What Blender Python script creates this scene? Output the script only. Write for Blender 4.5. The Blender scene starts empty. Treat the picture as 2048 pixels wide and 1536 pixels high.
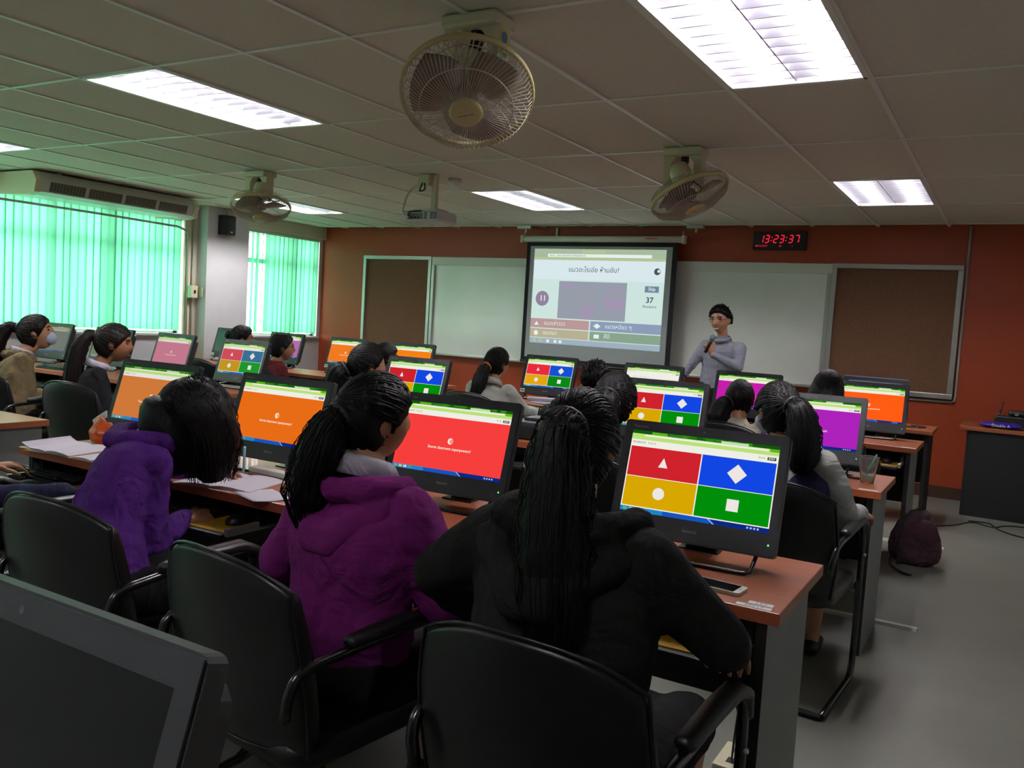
import bpy, bmesh, math, random
from mathutils import Vector, Matrix, noise
random.seed(7)
D = bpy.data; SC = bpy.context.scene; COL = SC.collection
PI = math.pi

# ------------------------------------------------------------------ camera
cam_d = D.cameras.new('camera'); cam = D.objects.new('camera', cam_d); COL.objects.link(cam)
_r = Vector((0.85988755, 0.50696789, 0.0598076)); _u = Vector((-0.08898771, 0.03349877, 0.99546925)); _f = Vector((-0.50266747, 0.86131376, -0.07391909))
M = Matrix.Identity(4)
for i in range(3):
    M[i][0] = _r[i]; M[i][1] = _u[i]; M[i][2] = -_f[i]
M[2][3] = 1.40
cam.matrix_world = M
cam_d.sensor_width = 36; cam_d.lens = 36 * 1708 / 2048; cam_d.clip_start = 0.05; cam_d.clip_end = 300
SC.camera = cam
# ------------------------------------------------------------------ world (overcast daylight) and exposure
W = D.worlds.new('world'); SC.world = W; W.use_nodes = True
W.node_tree.nodes['Background'].inputs[0].default_value = (0.97, 1.0, 0.98, 1)
W.node_tree.nodes['Background'].inputs[1].default_value = 10.5
LAMP = 140.0          # radiance of the fluorescent panels
vs = SC.view_settings; vs.view_transform = 'Standard'; vs.look = 'None'; vs.gamma = 1; vs.exposure = 0.0; vs.use_curve_mapping = False

# ------------------------------------------------------------------ helpers
def lin(c):
    c = c / 255.0
    return c / 12.92 if c <= 0.04045 else ((c + 0.055) / 1.055) ** 2.4
def rgb(r, g, b): return (lin(r), lin(g), lin(b), 1)
MATS = {}
def mat(name, col, rough=0.6, metal=0.0, spec=0.5, bump=0.0, bscale=200, var=0.0, vscale=8, stretch=None, coat=0.0, sss=0.0, wrinkle=0.0):
    if name in MATS: return MATS[name]
    m = D.materials.new(name); m.use_nodes = True; MATS[name] = m
    nt = m.node_tree; b = nt.nodes['Principled BSDF']
    b.inputs['Base Color'].default_value = col; b.inputs['Roughness'].default_value = rough
    b.inputs['Metallic'].default_value = metal; b.inputs['Specular IOR Level'].default_value = spec
    b.inputs['Coat Weight'].default_value = coat
    if sss: b.inputs['Subsurface Weight'].default_value = sss; b.inputs['Subsurface Radius'].default_value = (0.01, 0.004, 0.002)
    tc = nt.nodes.new('ShaderNodeTexCoord'); mp = nt.nodes.new('ShaderNodeMapping')
    nt.links.new(tc.outputs['Object'], mp.inputs[0])
    if stretch: mp.inputs['Scale'].default_value = stretch
    if var:
        n = nt.nodes.new('ShaderNodeTexNoise'); n.inputs['Scale'].default_value = vscale; n.inputs['Detail'].default_value = 5
        nt.links.new(mp.outputs[0], n.inputs[0])
        hs = nt.nodes.new('ShaderNodeMapRange'); hs.inputs[1].default_value = 0.25; hs.inputs[2].default_value = 0.75
        hs.inputs[3].default_value = 1 - var; hs.inputs[4].default_value = 1 + var
        nt.links.new(n.outputs[0], hs.inputs[0])
        mx = nt.nodes.new('ShaderNodeVectorMath'); mx.operation = 'SCALE'; mx.inputs[0].default_value = col[:3]
        nt.links.new(hs.outputs[0], mx.inputs['Scale']); nt.links.new(mx.outputs[0], b.inputs['Base Color'])
    if bump:
        n2 = nt.nodes.new('ShaderNodeTexNoise'); n2.inputs['Scale'].default_value = bscale; n2.inputs['Detail'].default_value = 3
        nt.links.new(mp.outputs[0], n2.inputs[0])
        bp = nt.nodes.new('ShaderNodeBump'); bp.inputs['Strength'].default_value = bump; bp.inputs['Distance'].default_value = 0.004
        nt.links.new(n2.outputs[0], bp.inputs['Height']); nt.links.new(bp.outputs[0], b.inputs['Normal'])
        if wrinkle:
            n3 = nt.nodes.new('ShaderNodeTexNoise'); n3.inputs['Scale'].default_value = 9; n3.inputs['Detail'].default_value = 2; n3.inputs['Distortion'].default_value = 1.6
            nt.links.new(tc.outputs['Object'], n3.inputs[0]); b3 = nt.nodes.new('ShaderNodeBump'); b3.inputs['Strength'].default_value = wrinkle; b3.inputs['Distance'].default_value = 0.05
            nt.links.new(n3.outputs[0], b3.inputs['Height']); nt.links.new(b3.outputs[0], bp.inputs['Normal'])
    return m
def emis(name, col, s=1.0):
    if name in MATS: return MATS[name]
    m = D.materials.new(name); m.use_nodes = True; MATS[name] = m
    nt = m.node_tree; nt.nodes.remove(nt.nodes['Principled BSDF'])
    e = nt.nodes.new('ShaderNodeEmission'); e.inputs[0].default_value = col; e.inputs[1].default_value = s
    nt.links.new(e.outputs[0], nt.nodes['Material Output'].inputs[0]); return m
def glow(r, g, b, s=1.0): return emis('glow_%d_%d_%d_%d' % (r, g, b, s * 100), rgb(r, g, b), s)

class MB:
    """collects shapes into one mesh; faces carry a material slot index"""
    def __init__(s): s.v = []; s.f = []; s.mi = []; s.sm = []; s.cur = 0; s.smooth = False
    def add(s, vs, fs, smooth=None):
        o = len(s.v); s.v += [tuple(p) for p in vs]
        for f in fs: s.f.append(tuple(i + o for i in f)); s.mi.append(s.cur); s.sm.append(s.smooth if smooth is None else smooth)
        return s
    def box(s, a, b, bev=0.0):
        x0, y0, z0 = a; x1, y1, z1 = b
        if bev <= 0:
            v = [(x0,y0,z0),(x1,y0,z0),(x1,y1,z0),(x0,y1,z0),(x0,y0,z1),(x1,y0,z1),(x1,y1,z1),(x0,y1,z1)]
            return s.add(v, [(3,2,1,0),(4,5,6,7),(0,1,5,4),(1,2,6,5),(2,3,7,6),(3,0,4,7)], False)
        bm = bmesh.new(); bmesh.ops.create_cube(bm, size=1)
        for q in bm.verts: q.co = Vector(((x0+x1)/2 + q.co.x*(x1-x0), (y0+y1)/2 + q.co.y*(y1-y0), (z0+z1)/2 + q.co.z*(z1-z0)))
        bmesh.ops.bevel(bm, geom=bm.edges[:], offset=bev, segments=2, affect='EDGES', profile=0.5)
        bm.verts.index_update(); s.add([q.co for q in bm.verts], [[q.index for q in f.verts] for f in bm.faces], False); bm.free(); return s
    def prism(s, poly, y0, y1, axis='y', smooth=False):
        """poly = outline of (a,b); axis y: (x,z) outline swept in y; z: (x,y) swept in z; x: (y,z) swept in x"""
        mk = {'y': lambda a, b, t: (a, t, b), 'z': lambda a, b, t: (a, b, t), 'x': lambda a, b, t: (t, a, b)}[axis]
        n = len(poly); v = [mk(a, b, y0) for a, b in poly] + [mk(a, b, y1) for a, b in poly]
        f = [tuple(range(n)), tuple(range(2*n-1, n-1, -1))]
        s.add(v, f, False); o = len(s.v) - 2*n
        for i in range(n):
            j = (i+1) % n; s.f.append((o+j, o+i, o+n+i, o+n+j)); s.mi.append(s.cur); s.sm.append(smooth)
        return s
    def loft(s, rings, cap=True, smooth=True):
        n = len(rings[0]); v = [p for r in rings for p in r]; f = []
        for k in range(len(rings)-1):
            for i in range(n):
                j = (i+1) % n; f.append((k*n+i, k*n+j, (k+1)*n+j, (k+1)*n+i))
        s.add(v, f, smooth)
        if cap: s.add([], []); o = len(s.v)-len(v); s.f.append(tuple(o+i for i in range(n-1,-1,-1))); s.f.append(tuple(o+(len(rings)-1)*n+i for i in range(n))); s.mi += [s.cur]*2; s.sm += [False]*2
        return s
    def tube(s, pts, r, n=8, ends=True, closed=False):
        pts = [Vector(p) for p in pts]; rr = r if isinstance(r, (list, tuple)) else [r]*len(pts); rings = []
        up = None; L = len(pts)
        for k in range(L):
            if closed: t = (pts[(k+1) % L]-pts[k-1])
            else: t = (pts[min(k+1, L-1)]-pts[max(k-1, 0)])
            t.normalize()
            if up is None: up = t.orthogonal().normalized()
            up = (up - t*up.dot(t)).normalized(); w = t.cross(up)
            rings.append([pts[k] + (up*math.cos(2*PI*i/n) + w*math.sin(2*PI*i/n))*rr[k] for i in range(n)])
        if closed: rings.append(rings[0]); ends = False
        return s.loft(rings, ends)
    def lathe(s, prof, c=(0,0,0), n=20, M=None, cap=True):
        rings = [[Vector((r*math.cos(2*PI*i/n), r*math.sin(2*PI*i/n), z)) for i in range(n)] for r, z in prof]
        rings = [[(M @ p if M else p) + Vector(c) for p in r] for r in rings]
        return s.loft(rings, cap)
    def ball(s, c, r, nu=14, nv=9, M=None):
        if not isinstance(r, (tuple, list)): r = (r, r, r)
        rings = []
        for k in range(nv+1):
            t = PI*(k+0.02)/(nv+0.04); t = min(max(t, 0.03), PI-0.03)
            rings.append([Vector((r[0]*math.sin(t)*math.cos(2*PI*i/nu), r[1]*math.sin(t)*math.sin(2*PI*i/nu), -r[2]*math.cos(t))) for i in range(nu)])
        rings = [[(M @ p if M else p) + Vector(c) for p in q] for q in rings]
        return s.loft(rings)
    def limb(s, pts, radii, n=14, side=None):
        """rounded tapered limb through pts; radii: r or (r_side, r_other)"""
        pts = [Vector(p) for p in pts]; rad = [r if isinstance(r, tuple) else (r, r) for r in radii]; L = len(pts); rings = []
        up = Vector(side).normalized() if side else None
        def frame(t):
            nonlocal up
            if up is None: up = t.orthogonal().normalized()
            up = (up - t*up.dot(t)).normalized(); return up, t.cross(up)
        t0 = (pts[1]-pts[0]).normalized(); a, b = frame(t0)
        for ph in (-0.95, -0.7, -0.38):
            q = math.sqrt(1-ph*ph); rings.append([pts[0] + t0*ph*min(rad[0]) + (a*math.cos(2*PI*i/n)*rad[0][0] + b*math.sin(2*PI*i/n)*rad[0][1])*q for i in range(n)])
        for k in range(L):
            t = (pts[min(k+1, L-1)]-pts[max(k-1, 0)]).normalized(); a, b = frame(t)
            rings.append([pts[k] + a*math.cos(2*PI*i/n)*rad[k][0] + b*math.sin(2*PI*i/n)*rad[k][1] for i in range(n)])
        for ph in (0.38, 0.7, 0.95):
            q = math.sqrt(1-ph*ph); rings.append([pts[-1] + t*ph*min(rad[-1]) + (a*math.cos(2*PI*i/n)*rad[-1][0] + b*math.sin(2*PI*i/n)*rad[-1][1])*q for i in range(n)])
        return s.loft(rings)
    def flat(s, poly, y, mi=None):
        if mi is not None: s.cur = mi
        return s.add([(a, y, b) for a, b in poly], [tuple(range(len(poly)))], False)
    def text(s, body, size, pos, rx=(1,0,0), ry=(0,0,1), align='C', wscale=1.0, bold=0):
        v, f, w, h = TXT(body, bold); k = size; rx = Vector(rx); ry = Vector(ry); x0 = {'C': -w/2, 'L': 0, 'R': -w}[align]
        return s.add([Vector(pos) + rx*((a+x0)*k*wscale) + ry*(b*k) for a, b in v], f, False)
    def build(s, name, mats, parent=None, loc=None, fixn=False):
        me = D.meshes.new(name); me.from_pydata(s.v, [], s.f)
        ms = mats if isinstance(mats, (list, tuple)) else [mats]
        for m in ms: me.materials.append(m)
        me.polygons.foreach_set('material_index', [min(i, len(ms)-1) for i in s.mi]); me.polygons.foreach_set('use_smooth', s.sm)
        if fixn:
            bm = bmesh.new(); bm.from_mesh(me); bmesh.ops.recalc_face_normals(bm, faces=bm.faces[:]); bm.to_mesh(me); bm.free()
        me.update(); return link(name, me, parent, loc)
def link(name, me, parent=None, loc=None):
    o = D.objects.new(name, me); COL.objects.link(o)
    if parent: o.parent = parent
    if loc: o.location = loc
    return o
_txt = {}
def TXT(body, bold=0):
    k = (body, bold)
    if k not in _txt:
        c = D.curves.new('t', 'FONT'); c.body = body; c.resolution_u = 2; c.offset = bold; c.fill_mode = 'FRONT'
        o = D.objects.new('t', c); COL.objects.link(o); dg = bpy.context.evaluated_depsgraph_get()
        me = o.evaluated_get(dg).to_mesh()
        v = [(p.co.x, p.co.y) for p in me.vertices]; f = [tuple(p.vertices) for p in me.polygons]
        o.evaluated_get(dg).to_mesh_clear(); D.objects.remove(o); D.curves.remove(c)
        w = max([p[0] for p in v] + [0]); _txt[k] = (v, f, w, 1)
    return _txt[k]
for t_ in ['lenovo', 'ThinkCentre', 'Secret classroom superpowers?', 'Pure genius or guesswork?', 'PIN:860730   9 of 13', 'Score', '8084', '197', '00017', 'Double A',
           'แมวอะไรเอ่ย ห้ามขับ?', 'แมวเล่าววว', 'แมวเหมียว ๆ', 'แมวเมา', 'สีมี', '11', '37', 'Answers', 'Skip', 'Secure   https://play.kahoot.it/#/gameblock', '08-12-2017', '25', 'MITSUBISHI']:
    TXT(t_)
TXT('11', 0.02); TXT('37', 0.02); TXT('Skip', 0.01); TXT('Secret classroom superpowers?', 0.015); TXT('Pure genius or guesswork?', 0.015)

def tag(o, label=None, cat=None, group=None, kind=None):
    if label: o['label'] = label
    if cat: o['category'] = cat
    if group: o['group'] = group
    if kind: o['kind'] = kind
    return o
def thing(name, label, cat, loc=(0,0,0), rz=0, group=None):
    o = D.objects.new(name, None); COL.objects.link(o); o.location = loc; o.rotation_euler = (0, 0, rz); o.empty_display_size = 0.05
    return tag(o, label, cat, group)
def struct(o): o['kind'] = 'structure'; return o
def dup(src, loc, rz, label, group=None):
    def cp(o, par):
        c = o.copy(); COL.objects.link(c); c.parent = par
        for ch in [q for q in o.children]: cp(ch, c)
        return c
    c = cp(src, None); c.location = loc; c.rotation_euler = (0, 0, rz); c['label'] = label
    if group: c['group'] = group
    return c
def rrect(w, h, r, n=4, cx=0, cz=0):
    P = []
    for sx, sz, a0 in ((1, 1, 0), (-1, 1, 90), (-1, -1, 180), (1, -1, 270)):
        for k in range(n+1):
            a = math.radians(a0 + 90*k/n); P.append((cx + sx*(w/2-r) + r*math.cos(a), cz + sz*(h/2-r) + r*math.sin(a)))
    return P
def circ(cx, cz, r, n=20): return [(cx + r*math.cos(2*PI*i/n), cz + r*math.sin(2*PI*i/n)) for i in range(n)]
def rect(x0, z0, x1, z1): return [(x0, z0), (x1, z0), (x1, z1), (x0, z1)]
def bez(pts, n=6):
    """Catmull-Rom through points"""
    P = [Vector(p) for p in pts]; P = [P[0]*2-P[1]] + P + [P[-1]*2-P[-2]]; o = []
    for k in range(1, len(P)-2):
        for i in range(n):
            t = i/n; a, b, c, d = P[k-1:k+3]
            o.append(0.5*((2*b) + (c-a)*t + (2*a-5*b+4*c-d)*t*t + (3*b-a-3*c+d)*t**3))
    return o + [P[-2]]
def lerpl(vals, n):
    o = []; L = len(vals)-1
    for i in range(n):
        t = i/(n-1)*L; k = min(int(t), L-1); u = t-k; a, b = vals[k], vals[k+1]
        o.append(tuple(p+(q-p)*u for p, q in zip(a, b)) if isinstance(a, tuple) else a+(b-a)*u)
    return o

# ------------------------------------------------------------------ materials
m_tile = mat('ceiling_board', rgb(212, 205, 190), 0.9, bump=0.25, bscale=300, var=0.04, vscale=40)
m_rail = mat('ceiling_rail', rgb(226, 228, 220), 0.4, spec=0.4)
m_floor = mat('vinyl_floor', rgb(110, 110, 102), 0.42, spec=0.35, var=0.10, vscale=2.5, bump=0.03, bscale=60)
m_terra = mat('terracotta_paint', rgb(156, 63, 30), 0.45, spec=0.4, var=0.06, vscale=2, bump=0.04, bscale=15)
m_white = mat('white_wall_paint', rgb(205, 203, 206), 0.7, var=0.03)
m_cream = mat('cream_paint', rgb(214, 208, 186), 0.6)
m_brownskirt = mat('brown_baseboard', rgb(62, 38, 24), 0.5)
m_alu = mat('aluminium', rgb(190, 190, 186), 0.35, metal=0.6)
m_white_pl = mat('white_plastic', rgb(214, 212, 200), 0.4)
m_ivory = mat('ivory_plastic', rgb(206, 198, 168), 0.42)
m_blackp = mat('black_plastic', rgb(19, 20, 22), 0.45, bump=0.05, bscale=600)
m_greyp = mat('charcoal_haze_plastic', rgb(36, 39, 41), 0.5, bump=0.06, bscale=700)  # grey of small parts; on left computer cases, haze mixed into black
m_desk = mat('beech_laminate', rgb(150, 84, 54), 0.35, var=0.16, vscale=6, stretch=(1.2, 14, 14), coat=0.1)
m_desk_edge = mat('beech_edge', rgb(156, 80, 48), 0.4, var=0.1, vscale=6, stretch=(1.2, 14, 14))
m_deskgrey = mat('grey_laminate', rgb(118, 120, 118), 0.55, var=0.05, vscale=30)
m_deskblk = mat('black_laminate', rgb(15, 15, 16), 0.6)
m_vinyl = mat('black_vinyl', rgb(17, 17, 18), 0.38, spec=0.35, bump=0.12, bscale=260)
m_tubeblk = mat('black_tube', rgb(20, 20, 21), 0.25, spec=0.6)
m_chrome = mat('chrome', rgb(200, 200, 205), 0.15, metal=1.0)
m_cork = mat('brown_cork', rgb(104, 70, 48), 0.9, var=0.18, vscale=60, bump=0.3, bscale=300)
m_wb = mat('whiteboard_enamel', rgb(246, 247, 242), 0.14, spec=0.5, var=0.03, vscale=3)
m_wbhead = mat('whiteboard_header', rgb(226, 226, 220), 0.6)
m_paper = mat('paper', rgb(205, 200, 214), 0.8)
m_paperw = mat('white_paper', rgb(222, 222, 220), 0.8)
m_yellow = mat('yellow_card', rgb(196, 152, 30), 0.7)
m_hair = mat('black_hair', rgb(11, 9, 9), 0.5, spec=0.2, bump=0.7, bscale=55, stretch=(4, 4, 0.5))
m_hairb = mat('dark_brown_hair', rgb(20, 13, 11), 0.5, spec=0.2, bump=0.7, bscale=55, stretch=(4, 4, 0.5))
m_skin = mat('skin', rgb(172, 122, 92), 0.5, sss=0.08, var=0.05, vscale=20)
m_skin2 = mat('skin_tan', rgb(150, 98, 70), 0.5, sss=0.08, var=0.05, vscale=20)
m_eye = mat('eye_dark', rgb(20, 14, 12), 0.2)
m_lip = mat('lips', rgb(150, 78, 70), 0.45)
m_teeth = mat('teeth', rgb(225, 220, 205), 0.3)
def cloth(name, c, rough=0.9): return mat(name, rgb(*c), rough, spec=0.15, bump=0.35, bscale=420, var=0.10, vscale=14, wrinkle=0.38)
c_black = cloth('black_fleece', (27, 27, 26)); c_mag = cloth('magenta_fleece', (116, 34, 106)); c_purp = cloth('purple_fleece', (76, 34, 112))
c_navy = cloth('navy_cloth', (30, 32, 56)); c_grey = cloth('grey_marl', (150, 150, 148)); c_olive = cloth('olive_cloth', (104, 90, 66))
c_jet = cloth('jet_cloth', (22, 22, 24)); c_maroon = cloth('maroon_cloth', (94, 32, 38)); c_cream = cloth('cream_cloth', (196, 190, 170)); c_pale = cloth('pale_grey_cloth', (196, 198, 190))
c_shirt = cloth('lilac_shirt', (186, 182, 196)); c_teach = cloth('teacher_shirt', (142, 142, 158)); c_skirt = cloth('black_skirt', (20, 20, 22)); c_green = cloth('green_cloth', (22, 58, 44)); c_white = cloth('white_collar', (205, 200, 215))
c_trouser = cloth('dark_trousers', (36, 36, 42)); c_blue = cloth('blue_white_trim', (40, 80, 180))

# ------------------------------------------------------------------ the room
XL, XR, YF, YB, ZC = -8.25, 1.25, 8.80, -1.6, 2.50
struct(MB().box((XL-0.4, YB-0.1, -0.12), (XR+0.1, YF+0.2, 0)).build('floor', m_floor))
struct(MB().box((XL-0.1, YF, 0), (XR+0.1, YF+0.15, ZC+0.2)).build('wall_front', m_terra))
struct(MB().box((XR, YB, 0), (XR+0.1, YF, ZC+0.2)).build('wall_right', m_white))
struct(MB().box((XL-0.1, YB-0.1, 0), (XR+0.1, YB, ZC+0.2)).build('wall_back', m_white))
struct(MB().box((XL, YF-0.015, 0), (XR, YF, 0.11)).build('baseboard_front', m_brownskirt))
# left wall with two window openings and a column
wl = MB()
SZ, TZ = 1.0, 2.34
wl.box((XL-0.15, YB, 0), (XL, YF, SZ)); wl.box((XL-0.15, YB, TZ), (XL, YF, ZC+0.2))
wl.box((XL-0.15, YB, SZ), (XL, -0.4, TZ)); wl.box((XL-0.15, 6.53, SZ), (XL, 7.36, TZ)); wl.box((XL-0.15, 8.74, SZ), (XL, YF, TZ))
wall_left = struct(wl.build('wall_left', m_white))
colm = MB(); colm.box((XL, 6.70, 0), (XL+0.2, 7.31, ZC)); struct(colm.build('trim_1', m_white))
struct(MB().box((XL, 6.53, 0), (XL+0.03, 6.70, ZC)).build('trim_2', m_cream))
struct(MB().box((XL, 7.31, TZ), (XL+0.06, YF, ZC)).build('trim_3', m_cream))
struct(MB().box((XL-0.14, -0.4, SZ), (XL+0.05, 6.53, SZ+0.025)).build('trim_4', m_white))
struct(MB().box((XL-0.14, 7.36, SZ), (XL+0.05, 8.74, SZ+0.025)).build('trim_5', m_white))
m_frame = mat('window_frame', rgb(205, 208, 205), 0.5)
m_glass = D.materials.new('window_glass'); m_glass.use_nodes = True
_b = m_glass.node_tree.nodes['Principled BSDF']; _b.inputs['Transmission Weight'].default_value = 1; _b.inputs['Roughness'].default_value = 0.0; _b.inputs['IOR'].default_value = 1.02
def window(name, y0, y1, mull):
    root = D.objects.new(name, None); COL.objects.link(root); root.location = (XL-0.1, (y0+y1)/2, SZ); struct(root); h = (y1-y0)/2
    fr = MB()
    for a, b in ((-h, -h+0.05), (h-0.05, h)): fr.box((-0.03, a, 0), (0.03, b, TZ-SZ))
    fr.box((-0.03, -h, 0), (0.03, h, 0.05)); fr.box((-0.03, -h, TZ-SZ-0.05), (0.03, h, TZ-SZ)); fr.build('window_frame', m_frame, root)
    MB().box((-0.025, -h+0.05, 0.93), (0.025, h-0.05, 0.99)).build('transom', m_frame, root)
    for m in mull: MB().box((-0.025, m-0.03, 0.05), (0.025, m+0.03, TZ-SZ-0.05)).build('mullion', m_frame, root)
    ys = [-h+0.05] + list(mull) + [h-0.05]
    for a, b in zip(ys, ys[1:]):
        for z0, z1 in ((0.05, 0.93), (0.99, TZ-SZ-0.05)): MB().add([(0, a+0.03, z0), (0, b-0.03, z0), (0, b-0.03, z1), (0, a+0.03, z1)], [(0,1,2,3)]).build('pane', m_glass, root)
window('window_1', -0.4, 6.53, (-2.3, -1.1, 0.1, 1.3, 2.55))
window('window_2', 7.36, 8.74, (0.25,))
# ceiling: tiles on a grid of rails
GX0, GX, GY0, GY = -0.615, 0.6, 3.865, 1.193
ceiling = struct(MB().box((XL-0.1, YB-0.1, ZC+0.16), (XR+0.1, YF+0.1, ZC+0.2)).build('ceiling', m_tile))
LIGHTS = [(x, y) for y in (GY0-GY/2, GY0+2.5*GY, GY0-3.5*GY) for x in (GX0-0.5*GX, GX0-5.5*GX, GX0-10.5*GX)]
xs = [GX0+GX*k for k in range(-13, 4)]; ys = [GY0+GY*k for k in range(-5, 5)]
tm = MB(); tm.box((-GX/2+0.008, -GY/2+0.008, 0), (GX/2-0.008, GY/2-0.008, 0.015)); tile_me = None
for i, x in enumerate(xs[:-1]):
    for j, y in enumerate(ys[:-1]):
        cx, cy = x+GX/2, y+GY/2
        if any(abs(cx-a) < 0.05 and abs(cy-b) < 0.05 for a, b in LIGHTS): continue
        x0, x1, y0, y1 = max(x, XL), min(x+GX, XR), max(y, YB), min(y+GY, YF)
        if x1-x0 < 0.03 or y1-y0 < 0.03: continue
        if x1-x0 < GX-0.01 or y1-y0 < GY-0.01:
            o = MB().box((x0+0.008, y0+0.008, 0), (x1-0.008, y1-0.008, 0.015)).build('ceiling_tile', m_tile, ceiling, (0, 0, ZC))
        elif tile_me is None:
            o = tm.build('ceiling_tile', m_tile, ceiling, (cx, cy, ZC)); tile_me = o.data
        else: o = link('ceiling_tile', tile_me, ceiling, (cx, cy, ZC))
for x in xs:
    if XL < x < XR: MB().box((-0.012, YB, -0.007), (0.012, YF, 0.02)).build('ceiling_rail', m_rail, ceiling, (x, 0, ZC))
for y in ys:
    if YB < y < YF: MB().box((XL, -0.012, -0.006), (XR, 0.012, 0.02)).build('ceiling_rail', m_rail, ceiling, (0, y, ZC))

# ------------------------------------------------------------------ recessed ceiling lights
m_lampw = emis('fluorescent_glow', (1.0, 0.97, 0.98, 1), LAMP)
m_louv = mat('louvre_white', rgb(226, 222, 232), 0.4)
m_mirror = mat('louvre_aluminium', rgb(226, 224, 232), 0.3, metal=1.0)
m_tube_off = mat('fluorescent_tube_off', rgb(225, 228, 230), 0.3)
def ceiling_light(x, y, label, lit=True):
    t = thing('ceiling_light', label, 'ceiling light', (x, y, ZC), 0, 'recessed louvred ceiling lights')
    a, b = GX/2-0.014, GY/2-0.014
    h = MB(); h.box((-a, -b, 0.10), (a, b, 0.11)); h.box((-a, -b, 0), (-a+0.006, b, 0.1)); h.box((a-0.006, -b, 0), (a, b, 0.1)); h.box((-a, -b, 0), (a, -b+0.006, 0.1)); h.box((-a, b-0.006, 0), (a, b, 0.1))
    h.build('housing', m_louv, t)
    f = MB()
    for q in (-1, 1): f.box((q*a-0.012, -b-0.012, -0.009), (q*a+0.012, b+0.012, 0.0)); f.box((-a, q*b-0.012, -0.009), (a, q*b+0.012, 0.0))
    f.build('frame', m_rail, t)
    for q in (-0.14, 0.14):
        on = lit or q < 0
        MB().tube([(q, -b+0.03, 0.065), (q, b-0.03, 0.065)], 0.019, 12).build('fluorescent_tube', m_lampw if on else m_tube_off, t)
        rf = MB(); rf.add([(q-0.12, -b+0.01, 0.045), (q-0.06, -b+0.01, 0.095), (q+0.06, -b+0.01, 0.095), (q+0.12, -b+0.01, 0.045), (q-0.12, b-0.01, 0.045), (q-0.06, b-0.01, 0.095), (q+0.06, b-0.01, 0.095), (q+0.12, b-0.01, 0.045)], [(0,1,5,4),(1,2,6,5),(2,3,7,6)]); rf.build('reflector', m_mirror, t)
    bl = MB(); bl.prism([(-0.006, 0.05), (0.006, 0.05), (0.003, 0.004), (-0.003, 0.004)], -b, b, 'y')
    bl.build('louvre_spine', m_mirror, t)
    N = 11; me = None
    for k in range(N):
        yy = -b + 2*b*(k+0.5)/N
        if me is None:
            q = MB(); q.prism([(-0.003, 0.004), (0.003, 0.004), (0.008, 0.045), (-0.008, 0.045)], -a+0.006, a-0.006, 'x'); o = q.build('louvre_blade', m_mirror, t, (0, yy, 0)); me = o.data
        else: link('louvre_blade', me, t, (0, yy, 0))
    return t
LN = {0: 'glaring wide louvred ceiling light at the upper right', 1: 'long louvred ceiling light beside the nearest ceiling fan, upper left', 2: 'sliver of a ceiling light cut off by the left picture edge',
      3: 'small bright ceiling panel before the digital clock wall, far right', 4: 'far louvred ceiling light beside the projector', 5: 'far ceiling light glimpsed behind the left ceiling fan',
      6: 'added unseen half-lit ceiling light above the camera, right of the row', 7: 'added unseen half-lit ceiling light above the back of the room, middle', 8: 'added unseen half-lit ceiling light above the back of the room by the windows'}
for k, (x, y) in enumerate(LIGHTS): ceiling_light(x, y, LN[k], k < 6)       # unseen back row, added for illumination; one tube per pair left dark

# ------------------------------------------------------------------ vertical blinds
m_slat = D.materials.new('green_blind_fabric'); m_slat.use_nodes = True
nt = m_slat.node_tree; nt.nodes.remove(nt.nodes['Principled BSDF'])
_d = nt.nodes.new('ShaderNodeBsdfDiffuse'); _d.inputs[0].default_value = rgb(70, 190, 140)
_t = nt.nodes.new('ShaderNodeBsdfTranslucent'); _t.inputs[0].default_value = (0.17, 0.60, 0.35, 1)
_oi = nt.nodes.new('ShaderNodeObjectInfo'); _mr = nt.nodes.new('ShaderNodeMapRange'); _mr.inputs[3].default_value = 0.72; _mr.inputs[4].default_value = 1.12      # tone varies at random from slat to slat
_vm = nt.nodes.new('ShaderNodeVectorMath'); _vm.operation = 'SCALE'; _vm.inputs[0].default_value = (0.17, 0.60, 0.35)
nt.links.new(_oi.outputs['Random'], _mr.inputs[0]); nt.links.new(_mr.outputs[0], _vm.inputs['Scale']); nt.links.new(_vm.outputs[0], _t.inputs[0])
_mx = nt.nodes.new('ShaderNodeMixShader'); _mx.inputs[0].default_value = 0.42
nt.links.new(_d.outputs[0], _mx.inputs[1]); nt.links.new(_t.outputs[0], _mx.inputs[2]); nt.links.new(_mx.outputs[0], nt.nodes['Material Output'].inputs[0])
def blind(y0, y1, label, n, skew, opened={}):
    t = thing('vertical_blind', label, 'blind', (XL-0.015, (y0+y1)/2, SZ), 0, 'green vertical blinds')
    h = (y1-y0)/2
    MB().box((-0.03, -h, 1.30), (0.03, h, 1.335), 0.004).build('headrail', m_white_pl, t)
    q = MB(); R = []
    for k in range(6):
        s_ = -0.05+0.10*k/5; R.append((s_, 0.010*(1-(s_/0.05)**2)))
    v = []; f = []
    for z in (0.065, 1.30): v += [(c, s_, z) for s_, c in R]
    for k in range(5): f.append((k, k+1, 7+k, 6+k))
    q.add(v, f, True); me = None
    for k in range(n):
        yy = -h + 2*h*(k+0.5)/n
        if me is None: o = q.build('slat', m_slat, t, (0, yy, 0)); me = o.data
        else: o = link('slat', me, t, (0, yy, 0))
        o.rotation_euler = (0, 0, math.radians(skew + 9*math.sin(k*1.7) + 7*math.sin(k*0.63+1) + (20 if k % 9 == 4 else 0) + opened.get(k, 0)))
    ch = MB()
    for k in range(n-1): ch.box((-0.002, -h + 2*h*(k+0.5)/n, 0.07), (0.002, -h + 2*h*(k+1.5)/n, 0.073))
    ch.build('bottom_chain', m_white_pl, t)
blind(-0.35, 6.50, 'wide green vertical blind under the air conditioner', 84, -12, {74: 14, 75: 18})
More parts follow.
